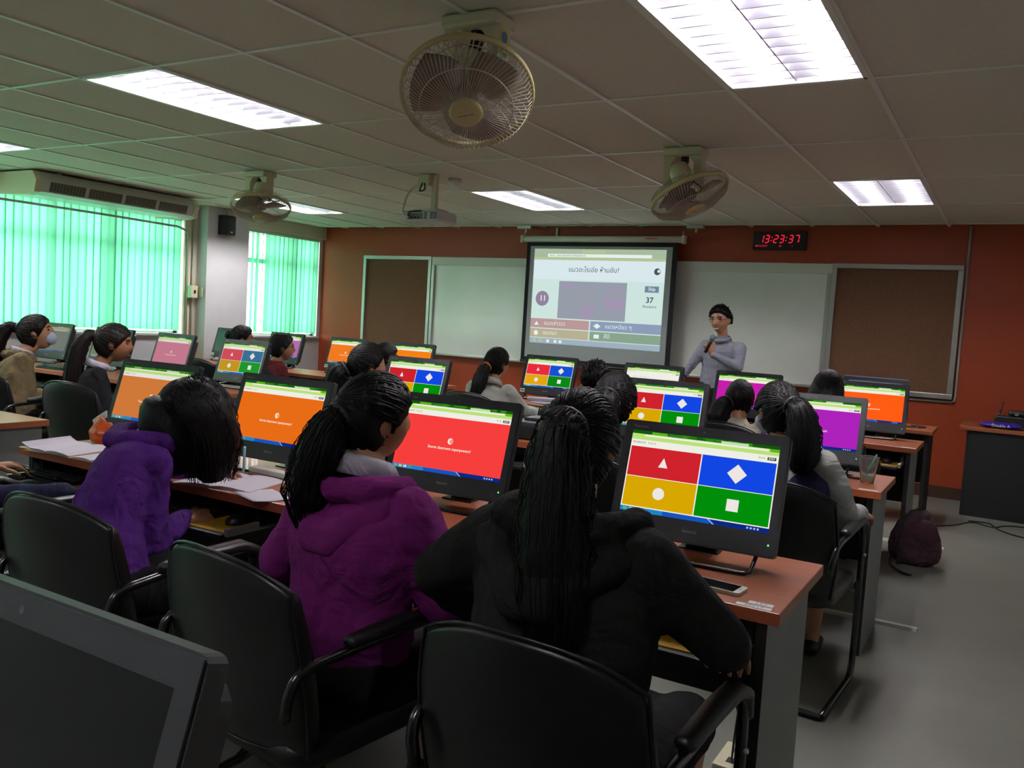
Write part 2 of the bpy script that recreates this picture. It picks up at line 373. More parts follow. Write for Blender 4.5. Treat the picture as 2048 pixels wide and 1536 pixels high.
blind(7.38, 8.72, 'narrower green vertical blind between the pillar and the orange wall', 17, -10, {0: 34, 1: 40, 2: 36, 3: 40, 4: 34, 5: 30})

# ------------------------------------------------------------------ air conditioner, conduit, boxes, loudspeaker
t = thing('air_conditioner', 'long cream ceiling-hung air conditioner above the green blind', 'air conditioner', (-7.9, 5.32, ZC))
prof = [(-0.32, -0.02), (0.24, -0.02), (0.30, -0.10), (0.27, -0.20), (0.18, -0.225), (-0.32, -0.205)]
MB().prism(prof, -0.82, 0.82, 'y').build('casing', mat('ac_casing', rgb(196, 196, 190), 0.3), t, fixn=True)
for s_ in (-1, 1):
    pr = [(x*1.03+0.003, z*1.03-0.002) for x, z in prof]; MB().prism(pr, s_*0.82, s_*0.88, 'y').build('end_cap', m_ivory, t, fixn=True)
m_gr = mat('grille_dark', rgb(52, 52, 46), 0.6)
for k in range(4):
    y0 = -0.76+0.38*k; g = MB()
    g.add([(0.302, y0+0.02, -0.105), (0.302, y0+0.36, -0.105), (0.274, y0+0.36, -0.19), (0.274, y0+0.02, -0.19)], [(0,1,2,3)]); gr = g.build('outlet_grille', m_gr, t)
    v = MB()
    for j in range(6):
        z = -0.112-0.014*j; xx = 0.302-0.028*(z+0.105)/-0.085; v.box((xx-0.004, y0+0.02, z-0.002), (xx+0.006, y0+0.36, z+0.002))
    for j in range(12):
        yy = y0+0.02+0.34*j/11; v.add([(0.305, yy-0.002, -0.105), (0.305, yy+0.002, -0.105), (0.277, yy+0.002, -0.19), (0.277, yy-0.002, -0.19)], [(0,1,2,3)])
    v.build('grille_bars', mat('grille_bar', rgb(150, 146, 130), 0.5), gr)
for s_ in (-1, 1): MB().box((-0.3, s_*0.6-0.02, -0.02), (0.2, s_*0.6+0.02, 0)).build('hanger', m_alu, t)
m_pipe = mat('conduit_grey', rgb(178, 176, 164), 0.5)
p = MB(); p.tube(bez([(XL+0.10, 3.8, 2.235), (XL+0.10, 5.3, 2.235), (XL+0.07, 6.40, 2.225)], 4) + bez([(XL+0.065, 6.50, 2.20), (XL+0.05, 6.555, 2.16), (XL+0.05, 6.56, 2.08)], 4) + [Vector((XL+0.05, 6.56, 1.0))], 0.012, 8)
tag(p.build('conduit_pipe', m_pipe), 'thin conduit pipe bending down beside the wide blind', 'pipe')
p = MB(); p.tube([(XL+0.05, 6.63, 0.75), (XL+0.05, 6.63, 2.48)], 0.010, 8)
tag(p.build('conduit_pipe', m_pipe), 'straight conduit pipe on the cream strip by the pillar', 'pipe')
t = thing('switch_box', 'cream isolator switch box on the conduit beside the blind', 'switch box', (XL+0.065, 6.60, 1.51))
MB().box((0, -0.045, -0.07), (0.07, 0.045, 0.07), 0.006).build('box_body', m_ivory, t); MB().box((0.07, -0.012, -0.015), (0.082, 0.012, 0.02), 0.003).build('toggle', m_blackp, t)
t = thing('wall_controller', 'small controller box with pale card on the pillar edge', 'controller', (-8.12, 6.70, 1.505))
MB().box((-0.05, -0.03, -0.05), (0.01, 0, 0.05), 0.004).build('box_body', m_ivory, t); MB().box((-0.012, -0.036, -0.045), (0.055, -0.03, 0.06)).build('card', mat('pale_green_card', rgb(190, 205, 170), 0.7), t); MB().box((-0.045, -0.033, -0.02), (-0.02, -0.03, 0.02)).build('display', mat('rose_label', rgb(190, 130, 110), 0.6), t)
t = thing('loudspeaker', 'small black loudspeaker hung on the pale pillar', 'loudspeaker', (XL+0.2, 6.93, 2.30))
sp = MB()
sp.prism([(0.0, -0.085), (0.09, -0.085), (0.125, -0.06), (0.135, 0), (0.125, 0.06), (0.09, 0.085), (0.0, 0.085)], -0.11, 0.11, 'z'); sp.build('cabinet', m_blackp, t, fixn=True)
sp = MB(); sp.add([(0.136, -0.055, -0.1), (0.136, 0.055, -0.1), (0.136, 0.055, 0.1), (0.136, -0.055, 0.1)], [(0,1,2,3)]); sp.build('grille', mat('speaker_mesh', rgb(34, 36, 40), 0.8, bump=0.5, bscale=900), t)
MB().box((0.135, -0.02, -0.085), (0.139, 0.012, -0.07)).build('badge', m_white_pl, t)
MB().tube(bez([(0.02, 0.0, 0.11), (0.015, 0.03, 0.15), (0.01, -0.01, 0.2)], 6), 0.003, 6).build('cable', mat('brown_cable', rgb(120, 96, 84), 0.6), t)

# ------------------------------------------------------------------ ceiling fans
m_fan = mat('fan_ivory', rgb(214, 206, 176), 0.4); m_rim = mat('fan_rim', rgb(205, 192, 138), 0.45); m_blade = mat('fan_blade', rgb(138, 122, 108), 0.35)
m_wire = mat('fan_wire', rgb(196, 186, 172), 0.35)
def ceiling_fan(base, ctr, nrm, label, rot=0.0, brz=0.0, D_=0.47):
    t = thing('ceiling_fan', label, 'ceiling fan', base, 0, 'oscillating ceiling fans')
    c = Vector(ctr)-Vector(base); n = Vector(nrm).normalized(); R3 = n.to_track_quat('Z', 'Y').to_matrix()     # local +Z = blowing direction
    Mb = Matrix.Rotation(brz, 3, 'Z')
    b = MB(); b.box((-0.12, -0.075, -0.05), (0.12, 0.075, 0), 0.012)
    for s_ in (-1, 1): b.prism([(s_*0.12, -0.03), (s_*0.115, -0.21), (s_*0.085, -0.24), (s_*0.075, -0.2), (s_*0.07, -0.09), (s_*0.03, -0.045)], -0.04, 0.04, 'y')
    b.v = [tuple(Mb @ Vector(q)) for q in b.v]; b.build('mounting_bracket', m_fan, t, fixn=True)
    if label.startswith('nearest'):
        s2 = MB(); s2.add([(0.121, -0.03, -0.15), (0.121, 0.02, -0.15), (0.121, 0.02, -0.06), (0.121, -0.03, -0.06)], [(0,1,2,3)]); s2.v = [tuple(Mb @ Vector(q)) for q in s2.v]; st = s2.build('energy_label', mat('yellow_sticker', rgb(226, 190, 40), 0.5), t)
        s2 = MB(); s2.prism(circ(-0.005, -0.085, 0.02, 14), 0.1212, 0.1218, 'x'); s2.v = [tuple(Mb @ Vector(q)) for q in s2.v]; s2.build('emblem', mat('blue_emblem', rgb(60, 110, 150), 0.5), st)
        s2 = MB(); s2.add([(0.1215, -0.03, -0.15), (0.1215, 0.02, -0.15), (0.1215, 0.02, -0.135), (0.1215, -0.03, -0.135)], [(0,1,2,3)]); s2.v = [tuple(Mb @ Vector(q)) for q in s2.v]; s2.build('strip', mat('green_strip', rgb(60, 130, 60), 0.5), st)
    mt = c - n*0.10
    q = MB(); q.lathe([(0.02, -0.10), (0.05, -0.095), (0.062, -0.06), (0.065, 0.0), (0.055, 0.03), (0.03, 0.04)], mt, 18, R3); q.build('motor', m_fan, t, fixn=True)
    nk = MB(); nk.tube(bez([Mb @ Vector((0, 0, -0.045)), Mb @ Vector((0.0, 0.0, -0.09)), mt - n*0.06], 5), [0.026 - 0.0004*k for k in range(11)], 10); nk.build('pivot_neck', m_blackp, t)
    sw = MB(); sw.tube([c - n*0.12, c - n*0.05], 0.035, 12); sw.build('gear_housing', m_fan, t)
    r = D_/2
    rim = MB(); rim.lathe([(r-0.006, -0.012), (r+0.004, -0.012), (r+0.006, 0.0), (r+0.004, 0.012), (r-0.006, 0.012), (r-0.006, -0.012)], c, 48, R3, cap=False); rim.build('guard_rim', m_rim, t, fixn=True)
    w = MB(); N = 84
    for k in range(N):
        a = 2*PI*k/N
        def pt(rr, z, tw=0.0): return c + R3 @ Vector((rr*math.cos(a+tw), rr*math.sin(a+tw), z))
        w.tube([pt(r, 0.005), pt(r*0.93, 0.045, 0.03), pt(r*0.7, 0.075, 0.12), pt(0.055, 0.098, 0.25)], 0.0016, 3, False)
        if k % 2 == 0: w.tube([pt(r, -0.005), pt(r*0.92, -0.05), pt(r*0.65, -0.075), pt(0.07, -0.085)], 0.0016, 3, False)
    for rr, z in ((r*0.7, 0.076), (r*0.62, -0.076)): w.tube([c + R3 @ Vector((rr*math.cos(2*PI*i/36), rr*math.sin(2*PI*i/36), z)) for i in range(36)], 0.0022, 4, closed=True)
    w.build('wire_guard', m_wire, t)
    cp = MB(); cp.lathe([(0.058, 0.092), (0.06, 0.1), (0.05, 0.106), (0.01, 0.109)], c, 28, R3); cap = cp.build('guard_badge', m_rim, t, fixn=True)
    tx = MB(); e1 = R3 @ Vector((1, 0, 0)); e2 = R3 @ Vector((0, 1, 0)); ang = math.radians(200)
    ax = e1*math.cos(ang)+e2*math.sin(ang); ay = n.cross(ax); tx.text('MITSUBISHI', 0.011, c + n*0.1105, ax, ay); tx.build('badge_print', m_blackp, cap)
    for k in range(3):
        bl = MB(); v = []; f = []
        for i in range(7):
            u = i/6; rr = 0.035+(r*0.86-0.035)*u; wdt = 0.045+0.10*math.sin(min(1, u*1.15)*PI*0.62); cen = 2*PI*k/3 + rot + 0.35*u
            for j in range(5):
                s_ = (j/4-0.5); a = cen + s_*wdt*2.0/max(rr, 0.08)*0.8; v.append(c + R3 @ Vector((rr*math.cos(a), rr*math.sin(a), 0.0 + s_*0.05 + 0.012*math.cos(s_*PI))))
        for i in range(6):
            for j in range(4): f.append((i*5+j, i*5+j+1, (i+1)*5+j+1, (i+1)*5+j))
        bl.add(v, f, True); o = bl.build('blade', m_blade, t); sd = o.modifiers.new('s', 'SOLIDIFY'); sd.thickness = 0.004
    h = MB(); h.lathe([(0.03, -0.03), (0.04, -0.02), (0.04, 0.02), (0.02, 0.032)], c, 16, R3); h.build('hub', m_blade, t, fixn=True)
    MB().tube(bez([mt + Vector((0.05, 0, 0)), mt + Vector((0.12, 0.02, -0.05)), c + R3 @ Vector((r*0.8, 0.05, -0.06))], 6), 0.004, 6).build('pull_wire', m_blackp, t)
    return t
def fdir(ctr, k, right=0.0):
    d = (Vector(ctr)-Vector((0, 0, 1.4))).normalized(); up = (Vector((0, 0, 1)) - d*d.z).normalized(); rt = d.cross(up)
    s_ = math.sqrt(1-k*k); return -d*k + (-up*math.cos(right) + rt*math.sin(right))*s_
f1 = (-1.75, 2.56, 2.19); f2 = (-5.36, 4.98, 2.20); f3 = (-1.73, 4.90, 2.20)
ceiling_fan((-1.80, 2.68, ZC-0.003), f1, fdir(f1, 0.78, 0.0), 'nearest ivory ceiling fan with a yellow sticker on its bracket', 0.5, 0.0)
ceiling_fan((-5.48, 5.07, ZC-0.003), f2, fdir(f2, 0.40, 0.0), 'ivory ceiling fan on the left, in front of the pillar', 0.2, 0.0)
ceiling_fan((-1.82, 5.03, ZC-0.003), f3, fdir(f3, 0.36, 0.45), 'ivory ceiling fan tilted sideways, above the projection screen side', 1.0, 0.0)

# ------------------------------------------------------------------ projector, smoke detector
t = thing('projector', 'white projector hanging from the ceiling on a short pole', 'projector', (-4.05, 5.50, ZC-0.003))
MB().box((-0.09, -0.06, -0.09), (0.02, 0.06, 0), 0.006).build('mount_box', m_ivory, t)
MB().box((0.02, -0.02, -0.30), (0.06, 0.02, 0), 0.003).build('pole', m_ivory, t)
MB().box((-0.10, -0.08, -0.285), (0.12, 0.08, -0.270)).build('mount_plate', m_alu, t)
b = MB(); b.box((-0.18, -0.13, -0.375), (0.18, 0.13, -0.287), 0.02); bd = b.build('projector_body', mat('projector_white', rgb(205, 205, 202), 0.4), t)
for k, x in enumerate((0.06, 0.115, 0.15)):
    v = MB()
    for j in range(5): v.box((x-0.018, -0.1325, -0.355+0.011*j), (x+0.012, -0.1295, -0.349+0.011*j))
    v.build('vent', m_blackp, bd)
pn = MB(); pn.box((-0.12, -0.132, -0.36), (0.03, -0.1295, -0.31))
pn.build('port_panel', mat('port_grey', rgb(120, 120, 118), 0.5), bd)
for x in (-0.1, -0.07, -0.04, -0.01): MB().box((x-0.009, -0.134, -0.352), (x+0.009, -0.1318, -0.338)).build('port', m_blackp, bd)
ln = MB(); ln.lathe([(0.04, 0), (0.045, 0.02), (0.03, 0.025)], (-0.08, 0.13, -0.33), 18, Matrix.Rotation(-PI/2, 3, 'X')); ln.build('lens', m_blackp, bd, fixn=True)
MB().tube(bez([(-0.04, -0.05, -0.05), (-0.05, -0.08, -0.13), (-0.01, -0.07, -0.12), (-0.02, -0.06, -0.07)], 6), 0.006, 6).build('power_plug', m_blackp, t)
MB().tube(bez([(-0.09, 0, -0.06), (-0.17, -0.04, -0.12), (-0.18, -0.10, -0.24), (-0.13, -0.17, -0.32), (-0.1, -0.135, -0.345)], 6), 0.008, 6).build('data_cable', m_white_pl, t)
MB().tube(bez([(-0.1, -0.14, -0.335), (-0.05, -0.19, -0.31), (0.04, -0.16, -0.30)], 6), 0.007, 6).build('video_cable', m_blackp, t)
t = thing('smoke_detector', 'round white smoke detector on the ceiling beside the projector', 'smoke detector', (-3.98, 5.72, ZC-0.003))
b = MB(); b.lathe([(0.055, 0), (0.055, -0.02), (0.045, -0.045), (0.02, -0.055)], n=20); b.build('detector_body', m_white_pl, t, fixn=True)
b = MB(); b.lathe([(0.056, -0.02), (0.058, -0.026), (0.054, -0.032)], n=20); b.build('sensor_ring', m_rail, t, fixn=True)

# ------------------------------------------------------------------ boards on the front wall
def frame_bars(t, x0, z0, x1, z1, w, y0, y1, m):
    for n_, a, b in (('frame_rail', (x0, y0, z1-w), (x1, y1, z1)), ('frame_rail', (x0, y0, z0), (x1, y1, z0+w)), ('frame_rail', (x0, y0, z0+w), (x0+w, y1, z1-w)), ('frame_rail', (x1-w, y0, z0+w), (x1, y1, z1-w))):
        MB().box(a, b, 0.003).build(n_, m, t)
for x0, x1, lab in ((-7.47, -6.375, 'brown cork notice board in a white frame left of the whiteboard'), (-1.59, -0.455, 'dark brown cork notice board right of the whiteboard')):
    t = thing('notice_board', lab, 'notice board', ((x0+x1)/2, YF, 0.92), 0, 'framed cork notice boards'); h = (x1-x0)/2
    MB().box((-h+0.02, -0.025, 0.02), (h-0.02, -0.005, 1.20)).build('cork_panel', m_cork, t)
    frame_bars(t, -h, 0, h, 1.22, 0.045, -0.06, -0.001, m_alu)
t = thing('whiteboard', 'long glossy whiteboard behind the projection screen', 'whiteboard', (-3.98, YF, 0.92))
h = (6.37-1.595)/2
MB().box((-h+0.03, -0.02, 0.02), (h-0.03, -0.004, 1.12)).build('white_panel', m_wb, t)
MB().box((-h, -0.055, 1.115), (h, -0.003, 1.215), 0.004).build('header_rail', m_wbhead, t)
MB().box((-h, -0.055, 0.0), (-h+0.04, -0.003, 1.115), 0.003).build('frame_rail', m_alu, t); MB().box((h-0.04, -0.055, 0.0), (h, -0.003, 1.115), 0.003).build('frame_rail', m_alu, t)
MB().box((-h+0.04, -0.09, 0.0), (h-0.04, -0.003, 0.025), 0.004).build('pen_ledge', m_alu, t)
p = MB(); p.tube([(-0.435, YF-0.012, 2.495), (-0.430, YF-0.012, 0.95)] + [(-0.435, YF-0.012, 0.91), (-0.46, YF-0.012, 0.895)] + [(-0.6, YF-0.012, 0.893), (-1.5, YF-0.012, 0.893)], 0.011, 8)
tag(p.build('conduit_pipe', m_pipe), 'grey conduit running down beside the right cork board', 'pipe')
p = MB(); p.box((-4.66, YF-0.02, 2.36), (-4.64, YF-0.001, 2.495)); tag(p.build('cable_duct', m_white_pl), 'short white cable duct above the projection screen case', 'cable duct')
for x, lab in ((-4.98, 'metal ceiling bracket over the left end of the projection screen'), (-2.95, 'metal ceiling bracket over the right end of the projection screen')):
    t = thing('ceiling_bracket', lab, 'bracket', (x, 8.62, ZC-0.003)); MB().box((-0.09, -0.03, -0.035), (0.09, 0.03, 0), 0.003).build('bracket_box', m_alu, t); MB().box((-0.01, 0.02, -0.075), (0.01, 0.026, -0.03)).build('hanger_strap', m_alu, t)

# projection screen; the projector's image is put in as glowing colour
t = thing('projection_screen', 'pulled-down projection screen showing a quiz question', 'projection screen', (-4.02, 8.60, 0))
yS = 0.0
c = MB(); c.tube([(-0.95, 0, 2.345), (0.95, 0, 2.345)], 0.034, 14); c.build('casing', m_white_pl, t)
for s_ in (-1, 1): MB().box((s_*0.965-0.018, -0.04, 2.30), (s_*0.965+0.018, 0.04, 2.385), 0.008).build('casing_end', m_ivory, t); MB().tube([(s_*0.95, 0, 2.38), (s_*0.95, 0, 2.43)], 0.006, 6).build('hook', m_alu, t)
MB().box((0.55, -0.036, 2.345), (0.68, -0.033, 2.355)).build('casing_print', mat('red_print', rgb(190, 60, 50), 0.5), t)
ZT, ZB = 2.31, 0.95; WS = 0.905
MB().box((-WS, -0.002, ZB), (WS, 0.002, ZT)).build('screen_border', mat('matte_black', rgb(14, 16, 18), 0.8), t)
MB().box((-WS+0.05, -0.004, ZB+0.05), (WS-0.055, -0.0021, ZT-0.045)).build('screen_fabric', mat('screen_fabric_grey', rgb(170, 176, 178), 0.9), t)
MB().tube([(-WS, 0, ZB), (WS, 0, ZB)], 0.016, 10).build('weight_bar', m_blackp, t)
PM = [glow(205, 228, 222), glow(168, 186, 158), glow(180, 196, 150), glow(216, 232, 236), glow(150, 156, 168), glow(186, 152, 152), glow(140, 156, 184), glow(184, 176, 146), glow(136, 164, 140), glow(228, 240, 234), glow(70, 84, 90), glow(146, 130, 158), glow(158, 176, 192), glow(110, 136, 158), glow(160, 150, 176)]
g = MB(); X0, X1, Z0, Z1 = -0.80, 0.785, 1.165, 2.235
def U(a): return X0+(X1-X0)*a
def V(b): return Z0+(Z1-Z0)*b
y = -0.0045
g.flat(rect(U(0), V(0), U(1), V(1)), y, 0); y -= 0.0006
g.flat(rect(U(0), V(0.885), U(1), V(1)), y, 1); g.flat(rect(U(0), V(0), U(1), V(0.055)), y, 12); g.flat(rect(U(0), V(0.68), U(1), V(0.885)), y, 3)
y -= 0.0006
g.flat(rect(U(0.38), V(0.955), U(0.56), V(0.985)), y, 2); g.flat(rect(U(0), V(0.888), U(1), V(0.912)), y, 2); g.flat(rect(U(0.11), V(0.915), U(0.90), V(0.948)), y, 9)
g.flat(rect(U(0.215), V(0.275), U(0.735), V(0.665)), y, 4)
g.flat(rect(U(0.0), V(0.165), U(0.468), V(0.262)), y, 5); g.flat(rect(U(0.478), V(0.165), U(1), V(0.262)), y, 6); g.flat(rect(U(0), V(0.062), U(0.468), V(0.155)), y, 7); g.flat(rect(U(0.478), V(0.062), U(1), V(0.155)), y, 8)
g.flat(circ(U(0.085), V(0.475), 0.085, 28), y, 11); g.flat(rect(U(0.865), V(0.578), U(0.965), V(0.64)), y, 13); g.flat(circ(U(0.945), V(0.785), 0.036, 24), y, 10)
y -= 0.0006
# hand and handbag silhouettes inside the faded picture
cx, cz = U(0.45), V(0.34); hd = [(-0.07, -0.065), (0.04, -0.065), (0.07, 0.0), (0.085, 0.09), (0.06, 0.095), (0.045, 0.03), (0.045, 0.115), (0.02, 0.12), (0.012, 0.035), (0.0, 0.12), (-0.022, 0.115), (-0.02, 0.03), (-0.04, 0.085), (-0.058, 0.075), (-0.05, 0.0), (-0.09, 0.03), (-0.105, 0.015)]
g.flat([(cx+a, cz+b_) for a, b_ in hd], y, 14); g.flat(rect(U(0.575), V(0.385), U(0.72), V(0.5)), y, 14)
ar = [(U(0.648)+0.105*math.cos(a), V(0.5)+0.12*math.sin(a)) for a in [PI*k/12 for k in range(13)]] + [(U(0.648)+0.08*math.cos(a), V(0.5)+0.095*math.sin(a)) for a in [PI*k/12 for k in range(12, -1, -1)]]
g.flat(ar, y, 14); g.flat([(U(0.225), V(0.655)), (U(0.36), V(0.655)), (U(0.29), V(0.585))][::-1], y, 14)
g.cur = 9
g.flat([(U(0.032), V(0.192)), (U(0.07), V(0.192)), (U(0.051), V(0.233))], y, 9); g.flat([(U(0.53), V(0.186)), (U(0.558), V(0.214)), (U(0.53), V(0.242)), (U(0.502), V(0.214))], y, 9); g.flat(circ(U(0.05), V(0.108), 0.028), y, 9); g.flat(rect(U(0.51), V(0.088), U(0.55), V(0.128)), y, 9)
g.text('11', 0.085, (U(0.085), y, V(0.452)), bold=0.02); g.text('Skip', 0.05, (U(0.915), y, V(0.597)), bold=0.01)
g.text('แมวเล่าววว', 0.062, (U(0.11), y, V(0.198)), align='L'); g.text('แมวเหมียว ๆ', 0.062, (U(0.59), y, V(0.198)), align='L'); g.text('แมวเมา', 0.062, (U(0.105), y, V(0.096)), align='L'); g.text('สีมี', 0.062, (U(0.585), y, V(0.096)), align='L')
g.flat(circ(U(0.955), V(0.79), 0.016, 14), y, 9)
g.cur = 10; g.text('แมวอะไรเอ่ย ห้ามขับ?', 0.075, (U(0.475), y, V(0.765))); g.text('37', 0.085, (U(0.905), y, V(0.475)), bold=0.02); g.text('Answers', 0.045, (U(0.905), y, V(0.425)))
g.text('Secure   https://play.kahoot.it/#/gameblock', 0.026, (U(0.125), y, V(0.925)), align='L')
for k, a in enumerate((0.03, 0.08, 0.14, 0.2, 0.24)): g.flat(rect(U(a), V(0.012), U(a+0.022), V(0.042)), y, 9 if k > 1 else 2)
g.build('projected_page', PM, t)

# digital clock
t = thing('digital_clock', 'black wall clock with red lit digits 13:23:37', 'clock', (-2.12, YF, 2.355))
MB().box((-0.262, -0.05, -0.092), (0.262, -0.001, 0.092), 0.006).build('clock_case', m_blackp, t)
SEG = {'0': 'abcdef', '1': 'bc', '2': 'abged', '3': 'abgcd', '7': 'abc'}
m_led = emis('red_led', (0.85, 0.015, 0.05, 1), 1.0)
def digit(s_, x, z, w, h_, th, q):
    sl = 0.16
    def P(a, b): return (x + a + sl*b, z + b)
    def bar(a0, b0, a1, b1):
        dx, dz = a1-a0, b1-b0; L = math.hypot(dx, dz); nx, nz = -dz/L*th/2, dx/L*th/2; e = 0.1; a0, b0, a1, b1 = a0+dx*e, b0+dz*e, a1-dx*e, b1-dz*e
        q.flat([P(a0+nx, b0+nz), P(a0-nx, b0-nz), P(a1-nx, b1-nz), P(a1+nx, b1+nz)], -0.0515)
    S = {'a': (0, h_, w, h_), 'b': (w, h_/2, w, h_), 'c': (w, 0, w, h_/2), 'd': (0, 0, w, 0), 'e': (0, 0, 0, h_/2), 'f': (0, h_/2, 0, h_), 'g': (0, h_/2, w, h_/2)}
    for k in SEG[s_]: bar(*S[k])
q = MB()
for s_, x in zip('132337', (-0.20, -0.145, -0.058, 0.0, 0.088, 0.148)): digit(s_, x, -0.02, 0.036, 0.072, 0.011, q)
for x in (-0.082, 0.062): q.flat(circ(x+0.002, 0.0, 0.006, 10), -0.0515); q.flat(circ(x+0.009, 0.032, 0.006, 10), -0.0515)
q.text('08-12-2017', 0.026, (-0.235, -0.0515, -0.062), align='L'); q.text('25', 0.026, (0.0, -0.0515, -0.062), align='L'); q.flat(circ(0.13, -0.055, 0.004, 8), -0.0515)
q.build('lit_digits', m_led, t)

# ------------------------------------------------------------------ desks
DH = 0.75
def desk(x0, x1, y0, label, seats, d=0.54, pull=0.10, group='computer desks in rows', modesty=True):
    t = thing('computer_desk', label, 'desk', ((x0+x1)/2, y0+d/2, 0), 0, group); h = (x1-x0)/2
    b = MB(); b.box((-h, -d/2, DH-0.032), (h, d/2, DH), 0.002); tp = b.build('tabletop', m_desk, t)
    MB().box((-h-0.0015, -d/2-0.0015, DH-0.031), (h+0.0015, -d/2, DH-0.001)).build('edge_band', m_desk_edge, tp)
    for s_ in (-1, 1):
        a = s_*(h-0.045); p = MB().box((a-0.013, -d/2+0.03, 0), (a+0.013, d/2-0.02, DH-0.032)).build('side_panel', m_deskgrey, t)
        MB().box((a-0.0135, -d/2+0.026, 0), (a+0.0135, -d/2+0.03, DH-0.032)).build('panel_edge', m_deskblk, p)
    if modesty: MB().box((-h+0.06, d/2-0.10, 0.33), (h-0.06, d/2-0.08, DH-0.032)).build('modesty_panel', m_deskblk, t)
    for sx in seats:
        c = sx-(x0+x1)/2; c = max(min(c, h-0.405), -h+0.405)
        tr = MB().box((c-0.31, -d/2-pull, 0.615), (c+0.31, -d/2+0.26, 0.633), 0.003).build('keyboard_tray', m_deskblk, t)
        for q in (-1, 1):
            MB().box((c+q*0.325-0.008, -d/2-pull+0.01, 0.628), (c+q*0.325+0.008, -d/2+0.26, 0.655), 0.002).build('tray_rail', m_alu, tr)
            MB().box((c+q*0.325-0.01, -d/2+0.05, 0.64), (c+q*0.325+0.01, -d/2+0.25, DH-0.032)).build('rail_hanger', m_deskblk, tr)
    return t
R1 = (-0.76, -1.65, -2.52, -3.32); R2 = (-0.84, -1.66, -2.50, -3.42); R3 = (-0.83, -1.62, -2.45, -3.30)
desk(-1.98, -0.42, 2.03, 'nearest beech desk with number stickers on its corner', R1[:2])
desk(-3.56, -1.985, 2.03, 'beech desk with open books, under the two orange screens', R1[2:])
desk(-2.04, -0.445, 4.00, 'beech desk holding the plastic cup, second row', R2[:2])
desk(-3.66, -2.045, 4.00, 'beech desk holding the black computer box, second row', R2[2:])
desk(-2.05, -0.475, 5.88, 'beech desk under the purple and orange screens, third row right', R3[:2])
desk(-3.70, -2.055, 5.88, 'beech desk beside the student in white, third row', R3[2:])
desk(-5.85, -4.235, 2.03, 'empty beech table end cut off by the left picture edge', (), modesty=False)
desk(-8.20, -6.52, 4.22, 'beech desk under the left window, second row', (-6.93, -7.8))
desk(-6.515, -4.85, 4.22, 'beech desk under the pink screen, second row left', (-6.1, -5.25))
desk(-8.20, -6.42, 6.22, 'beech desk in front of the pillar, third row left', (-7.6, -6.9))
desk(-6.415, -4.56, 6.22, 'beech desk with two orange screens, third row left', (-6.0, -5.2))
t = thing('side_table', 'narrow beech table behind the far orange screen, holding cables', 'table', (-0.86, 7.45, 0))
b = MB(); b.box((-0.38, -0.26, DH-0.03), (0.38, 0.26, DH), 0.003); b.build('tabletop', m_desk, t)
for a in (-0.34, 0.34): MB().box((a-0.013, -0.24, 0), (a+0.013, 0.24, DH-0.03)).build('side_panel', m_deskblk, t)
MB().box((-0.33, 0.1, 0.3), (0.33, 0.12, DH-0.03)).build('modesty_panel', m_deskblk, t)
t = thing('teacher_desk', 'dark-fronted teacher desk with brown top at the right edge', 'desk', (0.36, 8.40, 0))
b = MB(); b.box((-0.70, -0.36, DH-0.032), (0.75, 0.33, DH), 0.003); b.build('tabletop', m_desk, t)
MB().box((-0.63, -0.34, 0.0), (0.72, -0.32, DH-0.032)).build('front_panel', m_deskblk, t)
for a in (-0.63, 0.70): MB().box((a-0.012, -0.32, 0), (a+0.012, 0.3, DH-0.032)).build('side_panel', m_deskblk, t)

